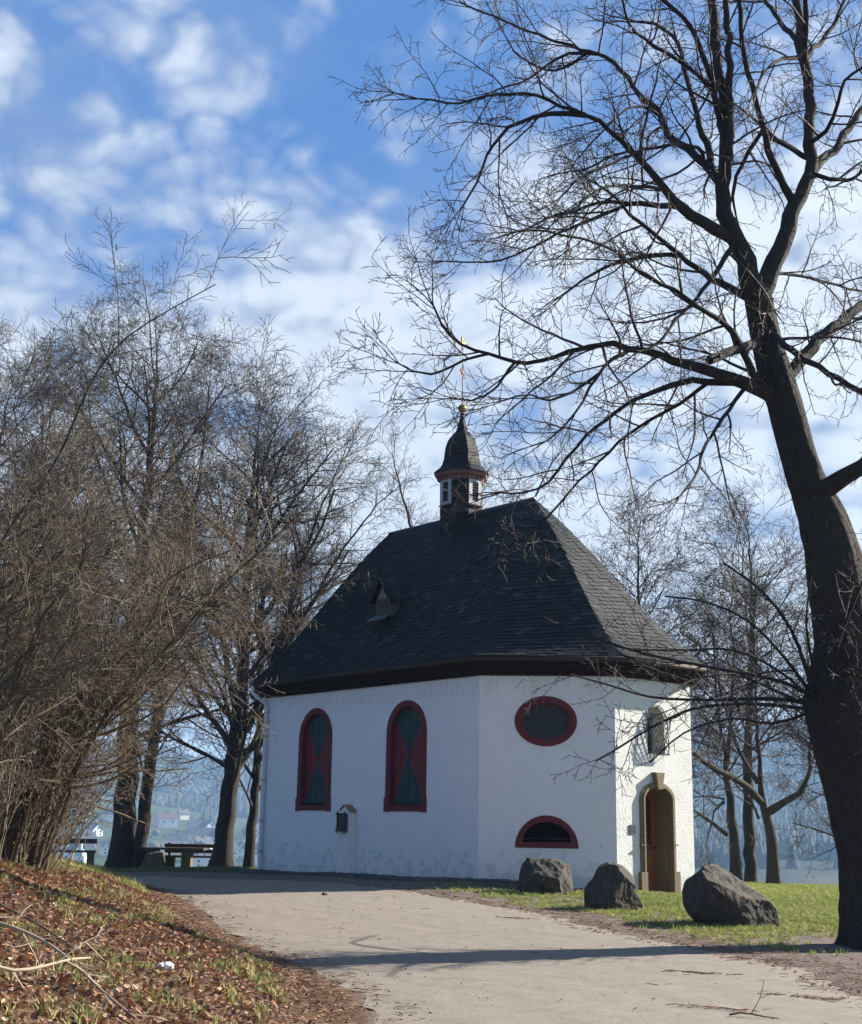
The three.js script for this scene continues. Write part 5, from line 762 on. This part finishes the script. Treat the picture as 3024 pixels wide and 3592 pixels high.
  for (let k = 0; k < 90000 && A[0].length + A[1].length < 22000; k++) {
    const t = (R() - 0.5) * 0.78, d = 700 + 2200 * R(), x = t * d, z = -d, right = t > 0.08;
    if (spots.some(([a, b]) => Math.hypot(a - x, b - z) < 14)) continue;
    const wood = fbm2(x / 420, z / 420 + 8, 3) + sstep(900, 1900, d) * 0.12; if (!((wood > 0.05 && d > 1250) || (right && d < 2600 && d - 880 - 500 * fbm2(x / 260, z / 260 + 5, 3) > 20) || (d > 900 && d < 1400 && !right && R() < 0.02))) continue; const conif = right || (d > 1250 && n2(x / 160, z / 160) > -0.1); if (right && d < 900) continue;
    A[conif ? 0 : 1].push([x, groundH(x, z) - 0.5, z, (conif ? 15 : 6) * (0.6 + 0.8 * R()), R()]);
  }
  [['forest', cone, [0.022, 0.032, 0.020], A[0]], ['woodland', round, [0.062, 0.055, 0.042], A[1]]].forEach(([nm, g, c, list]) => { const im = new THREE.InstancedMesh(g, new THREE.MeshStandardMaterial({ color: 0xffffff, roughness: 1 }), list.length), m = new THREE.Matrix4(); list.forEach(([x, y, z, s, q], i) => { im.setMatrixAt(i, m.makeScale(s * (0.8 + 0.5 * q), s, s * (0.8 + 0.5 * q)).setPosition(x, y, z)); im.setColorAt(i, new THREE.Color().setRGB(c[0] * (0.7 + 0.7 * q), c[1] * (0.7 + 0.6 * q), c[2] * (0.7 + 0.6 * q))); }); im.name = nm; im.userData = { kind: 'stuff', label: nm === 'forest' ? 'dark conifer forest on the hazy hills' : 'leafless woods on the hazy hillsides', category: 'forest' }; scene.add(im); });
}
// ───────────── leaf litter, grass, twigs on the ground ─────────────
function scatter(name, geo, mat, list, label, category) {
  const im = new THREE.InstancedMesh(geo, mat, list.length), m = new THREE.Matrix4(), q = new THREE.Quaternion(), e = new THREE.Euler(), c = new THREE.Color();
  list.forEach((o, i) => { q.setFromEuler(e.set(...o.e)); m.compose(new THREE.Vector3(...o.p), q, new THREE.Vector3(...o.s)); im.setMatrixAt(i, m); im.setColorAt(i, c.setRGB(...o.c)); });
  im.name = name; im.castShadow = im.receiveShadow = true; im.userData = { kind: 'stuff', label, category }; scene.add(im); return im;
}
{
  const R = mulberry(909), white = (extra = {}) => new THREE.MeshPhysicalMaterial({ color: 0xffffff, roughness: 0.9, ...extra });
  // curled dead leaf
  const lm = new MB(), rowsL = [[-0.5, 0.05], [-0.2, 0.34], [0.15, 0.36], [0.5, 0.03]], cz = (x, y) => 0.28 * y * y * 4 + 0.22 * x * x;
  for (let k = 0; k < 3; k++) { const [x0, w0] = rowsL[k], [x1, w1] = rowsL[k + 1]; for (const s of [-1, 1]) lm.face(s < 0 ? [[x0, cz(x0, w0), -w0], [x0, 0.02, 0], [x1, 0.02, 0], [x1, cz(x1, w1), -w1]] : [[x0, 0.02, 0], [x0, cz(x0, w0), w0], [x1, cz(x1, w1), w1], [x1, 0.02, 0]]); }
  const leafGeo = lm.geo(), pal = [[0.20, 0.080, 0.034], [0.27, 0.120, 0.052], [0.30, 0.155, 0.080], [0.12, 0.052, 0.028], [0.36, 0.23, 0.14], [0.23, 0.092, 0.040]];
  const leaves = [];
  for (let k = 0; k < 140000 && leaves.length < 46000; k++) {
    const z = -5.2 - 22 * R() ** 0.85, e = -0.55 + 6.2 * R() ** 1.15, x = pathLeft(z) - e, n = fbm2(x * 1.1 + 7, z * 1.1, 3), n1 = fbm2(x * 0.35, z * 0.35 + 3, 2);
    let d = sstep(-0.6, 1.3, e) ** 1.6 * sstep(-0.75, 0.25, n + 0.35) + 0.02; d *= 1 - 0.6 * sstep(0.1, 0.4, n1) * sstep(2, 3.4, e); if (e < 0.25) d *= 0.35; if (R() > d) continue;
    const s = (0.03 + 0.042 * R()) * (e < 0.7 ? 0.65 : 1), c = pal[R() * 6 | 0], f = 0.7 + 0.6 * R();
    leaves.push({ p: [x, groundH(x, z) + 0.012 + 0.03 * R() * sstep(0.4, 1.6, e), z], e: [(R() - 0.5) * 1.7, R() * 6.28, (R() - 0.5) * 1.7], s: [s, s, s], c: c.map(v => v * f) });
  }
  for (let k = 0; k < 900; k++) { const z = -8 - 20 * R(), r = (R() < 0.7 ? 0.9 * R() - 0.3 : 2.5 * R()) , x = pathRight(z) + r, s = 0.02 + 0.035 * R(), c = pal[R() * 6 | 0]; if (chapelDist(x, z) < 0.1) continue; leaves.push({ p: [x, groundH(x, z) + 0.015, z], e: [(R() - 0.5) * 1.2, R() * 6.28, (R() - 0.5) * 1.2], s: [s, s, s], c }); }
  for (let k = 0; k < 260; k++) { const z = -8 - 19 * R(), x = lerp(pathLeft(z), pathRight(z), R()), s = 0.015 + 0.03 * R(), c = pal[R() * 6 | 0]; leaves.push({ p: [x, groundH(x, z) + 0.03, z], e: [(R() - 0.5) * 0.8, R() * 6.28, (R() - 0.5) * 0.8], s: [s, s, s], c }); }
  scatter('leaf_litter', leafGeo, white({ transmission: 0.2, thickness: 0 }), leaves, 'brown fallen leaves covering the bank and path edge', 'leaves');
  // grass tufts
  const gm = new MB(); for (let b = 0; b < 9; b++) { const a = R() * 6.28, l = 0.6 + 0.5 * R(), w = 0.05 + 0.03 * R(), bend = 0.25 + 0.5 * R(), ox = (R() - 0.5) * 0.7, oz = (R() - 0.5) * 0.7, ca = Math.cos(a), sa = Math.sin(a), P = (t, s) => [ox + ca * bend * t * t * l + s * -sa * w * (1 - t * 0.85), l * t * (1 - 0.25 * bend * t), oz + sa * bend * t * t * l + s * ca * w * (1 - t * 0.85)]; gm.face([P(0, -1), P(0, 1), P(0.55, 1), P(0.55, -1)]); gm.face([P(0.55, -1), P(0.55, 1), P(1, 0)]); }
  const grass = [], bankGrass = [];
  for (let k = 0; k < 150000 && grass.length < 46000; k++) {
    const z = -15.5 - 24 * R(), x = pathRight(z) + 0.4 + (14 - pathRight(z)) * R(); if (x > 3.5 - z * 0.24) continue; const g = grassAt(x, z); if (chapelDist(x, z) < 0.12 || R() > g * (0.6 + 0.8 * (0.5 + fbm2(x * 1.6, z * 1.6, 2)))) continue;
    const s = 0.045 + 0.05 * R(), f = 0.75 + 0.6 * R(), dry = R() < 0.14; grass.push({ p: [x, groundH(x, z) - 0.004, z], e: [(R() - 0.5) * 0.4, R() * 6.28, (R() - 0.5) * 0.4], s: [s * 1.3, s, s * 1.3], c: (dry ? [0.30, 0.24, 0.10] : [0.20 + 0.06 * R(), 0.27, 0.04]).map(v => v * f) });
  }
  scatter('grass', gm.geo(), white({ transmission: 0.4, thickness: 0 }), grass, 'short sunlit green grass around the boulders', 'grass');
  for (let k = 0; k < 60000 && bankGrass.length < 16000; k++) {
    const z = -6 - 28 * R(), e = 0.7 + 6 * R(), x = pathLeft(z) - e, n = fbm2(x * 0.8, z * 0.8, 3), crest = sstep(-20, -26, z); if (R() > sstep(-0.05, 0.3, n + 0.35 * crest) * (0.35 + crest)) continue;
    const s = (0.05 + 0.09 * R()) * (1 + 0.5 * crest), f = 0.7 + 0.6 * R(), dry = R() < 0.45; bankGrass.push({ p: [x, groundH(x, z) - 0.005, z], e: [(R() - 0.5) * 0.6, R() * 6.28, (R() - 0.5) * 0.6], s: [s, s, s], c: (dry ? [0.42, 0.34, 0.13] : [0.20, 0.24, 0.05]).map(v => v * f) });
  }
  for (let k = 0; k < 9000; k++) { const x = -11 + 8 * R(), z = -33 - 10.5 * R(); if (chapelDist(x, z) < 0.6) continue; const s = 0.05 + 0.05 * R(), f = 0.7 + 0.5 * R(); bankGrass.push({ p: [x, groundH(x, z) - 0.005, z], e: [(R() - 0.5) * 0.5, R() * 6.28, (R() - 0.5) * 0.5], s: [s * 1.4, s, s * 1.4], c: [0.12 * f, 0.14 * f, 0.035 * f] }); }
  scatter('bank_grass', gm.geo(), white({ transmission: 0.35, thickness: 0 }), bankGrass, 'tufts of dry and green grass on the bank', 'grass');
  // bits of twig and bark along the verges
  const tg = new MB().tube([[-0.5, 0, 0, 0.02], [0, 0.03, 0.05, 0.02], [0.5, 0, 0, 0.012]], 3).geo(), bits = [];
  for (let k = 0; k < 5200; k++) {
    const z = -6 - 20 * R(), side = R(), x = side < 0.5 ? pathRight(z) + (R() + R() - 0.6) * 0.9 : side < 0.985 ? pathLeft(z) - (R() + R() - 0.6) * 0.8 : lerp(pathLeft(z), pathRight(z), R()), s = 0.04 + 0.16 * R() ** 2, f = 0.7 + 0.8 * R(); if (chapelDist(x, z) < 0.1) continue;
    bits.push({ p: [x, groundH(x, z) + 0.016, z], e: [0, R() * 6.28, 0], s: [s, 0.25, 0.25].map((v, j) => j ? v * (0.3 + s * 3) : v), c: [0.15 * f, 0.085 * f, 0.055 * f] });
  }
  for (let c = 0; c < 5; c++) { const [x0, z0] = [[3.0, -15.1], [3.6, -13.4], [2.6, -12.4], [4.0, -16.6], [1.4, -21.4]][c]; for (let k = 0; k < 34; k++) { const a = (R() - 0.5) * 1.6, s = 0.04 + 0.2 * R() * R(), u = R() + R() - 1; bits.push({ p: [x0 + u * 0.5, groundH(x0, z0) + 0.018 + 0.01 * R(), z0 + 0.12 * Math.sin(u * 3) + (R() - 0.5) * 0.14], e: [0, a, 0], s: [s, 0.22, 0.22], c: [0.12 + 0.06 * R(), 0.062 + 0.03 * R(), 0.04] }); } }
  scatter('twig_litter', tg, white(), bits, 'small broken twigs scattered along the path edges', 'twigs');
  const st = [], sg = new THREE.IcosahedronGeometry(0.5, 0);
  for (let k = 0; k < 5200; k++) { const t = R(), X = t < 0.75 ? -3.24 - 1.3 * R() ** 1.6 : lerp(-3.4, -1.3, R()), Z = t < 0.75 ? -10.4 + 8.6 * R() : X + 1.25 + 0.7 * R(), [x, z] = toWorld(X, Z); if (chapelDist(x, z) < 0.01) continue; const s = 0.02 + 0.05 * R() ** 2, f = 0.6 + 0.8 * R(); st.push({ p: [x, groundH(x, z) + s * 0.2, z], e: [R() * 6, R() * 6, R() * 6], s: [s, s * 0.7, s], c: [0.08 * f, 0.075 * f, 0.072 * f] }); }
  scatter('gravel', sg, white(), st, 'dark gravel strip along the foot of the chapel wall', 'gravel');
}
{ // fallen branches at the lower left, and small single things
  const R = mulberry(1010), dead = std([0.34, 0.27, 0.19], 0.9), dk = std([0.13, 0.085, 0.06], 0.9);
  const fallen = (label, pts, r, mat, subs) => { const [x0, z0] = pts[0], y0 = groundH(x0, z0), g = thing('fallen_branch', label, 'branch', [x0, y0, z0]); const path = spline(pts.map(([x, z, h], k) => [x - x0, groundH(x, z) - y0 + h, z - z0, lerp(r, r * 0.3, k / (pts.length - 1))]), 0.12); mesh('stem', new MB().tube(path, 7, { uv: 1, cap: 1, lump: (an, l) => 1 + 0.15 * n3(Math.cos(an), l * 6, Math.sin(an)) }).geo(), mat, g); const tb = new MB(); sprout(tb, path, 2, { rmin: 0.004, max: 4, lv: [{}, {}, { n: subs, ang: 0.8, abs: 0.45, taper: 0.3, up: 0.1, wob: 0.35, seg: 0.1 }, { n: 4, ang: 0.7, abs: 0.2, up: 0, wob: 0.4, seg: 0.08 }, { n: 0, ang: 1, abs: 0.1, up: 0, wob: 0.4, seg: 0.08 }] }, R, path.length * 0.12, null, 0.15); mesh('twigs', tb.geo(), mat, g); return g; };
  fallen('pale forked dead branch lying on the leaves at the lower left', [[-3.6, -9.6, 0.12], [-3.0, -9.5, 0.2], [-2.5, -9.3, 0.22], [-2.05, -9.0, 0.1], [-1.75, -8.7, 0.03]], 0.016, dead, 5);
  fallen('thick broken dead stick propped on the leaves in the lower left corner', [[-3.1, -8.2, 0.04], [-2.85, -8.5, 0.12], [-2.55, -8.7, 0.12], [-2.3, -9.1, 0.2], [-2.22, -9.3, 0.22]], 0.018, dead, 4);
  fallen('dark thin fallen branch behind the pale dead one', [[-4.2, -11.2, 0.1], [-3.6, -10.8, 0.16], [-2.9, -10.6, 0.12], [-2.4, -10.3, 0.04]], 0.016, dk, 3);
  fallen('dark twig lying on the asphalt in the right foreground', [[2.62, -12.0, 0.03], [2.72, -12.02, 0.05], [2.9, -11.95, 0.035], [3.02, -11.93, 0.02]], 0.011, dk, 4);
  const one = (name, label, cat, g, mat, x, z, dy = 0) => { const m = mesh(name, g, mat, scene); m.position.set(x, groundH(x, z) + dy, z); return tag(m, label, cat); };
  const crumple = new THREE.IcosahedronGeometry(0.05, 3); { const p = crumple.attributes.position; for (let i = 0; i < p.count; i++) { const v = [p.getX(i), p.getY(i), p.getZ(i)], f = 1 + 0.35 * n3(v[0] * 30, v[1] * 30, v[2] * 30); p.setXYZ(i, v[0] * f * 1.3, v[1] * f * 0.6, v[2] * f); } crumple.computeVertexNormals(); }
  one('crumpled_paper', 'crumpled white scrap lying at the edge of the leaves', 'litter', crumple, std([0.75, 0.75, 0.75], 0.8), -2.05, -11.1, 0.05);
  const pebble = new THREE.IcosahedronGeometry(0.045, 3); { const p = pebble.attributes.position; for (let i = 0; i < p.count; i++) { const v = [p.getX(i), p.getY(i), p.getZ(i)], f = 1 + 0.3 * n3(v[0] * 25 + 5, v[1] * 25, v[2] * 25); p.setXYZ(i, v[0] * f * 1.2, v[1] * f * 0.8, v[2] * f); } pebble.computeVertexNormals(); }
  one('pebble', 'small dark pebble alone on the path before the chapel', 'stone', pebble, dk, -1.75, -24.2, 0.03);
}

renderer.render(scene, camera);
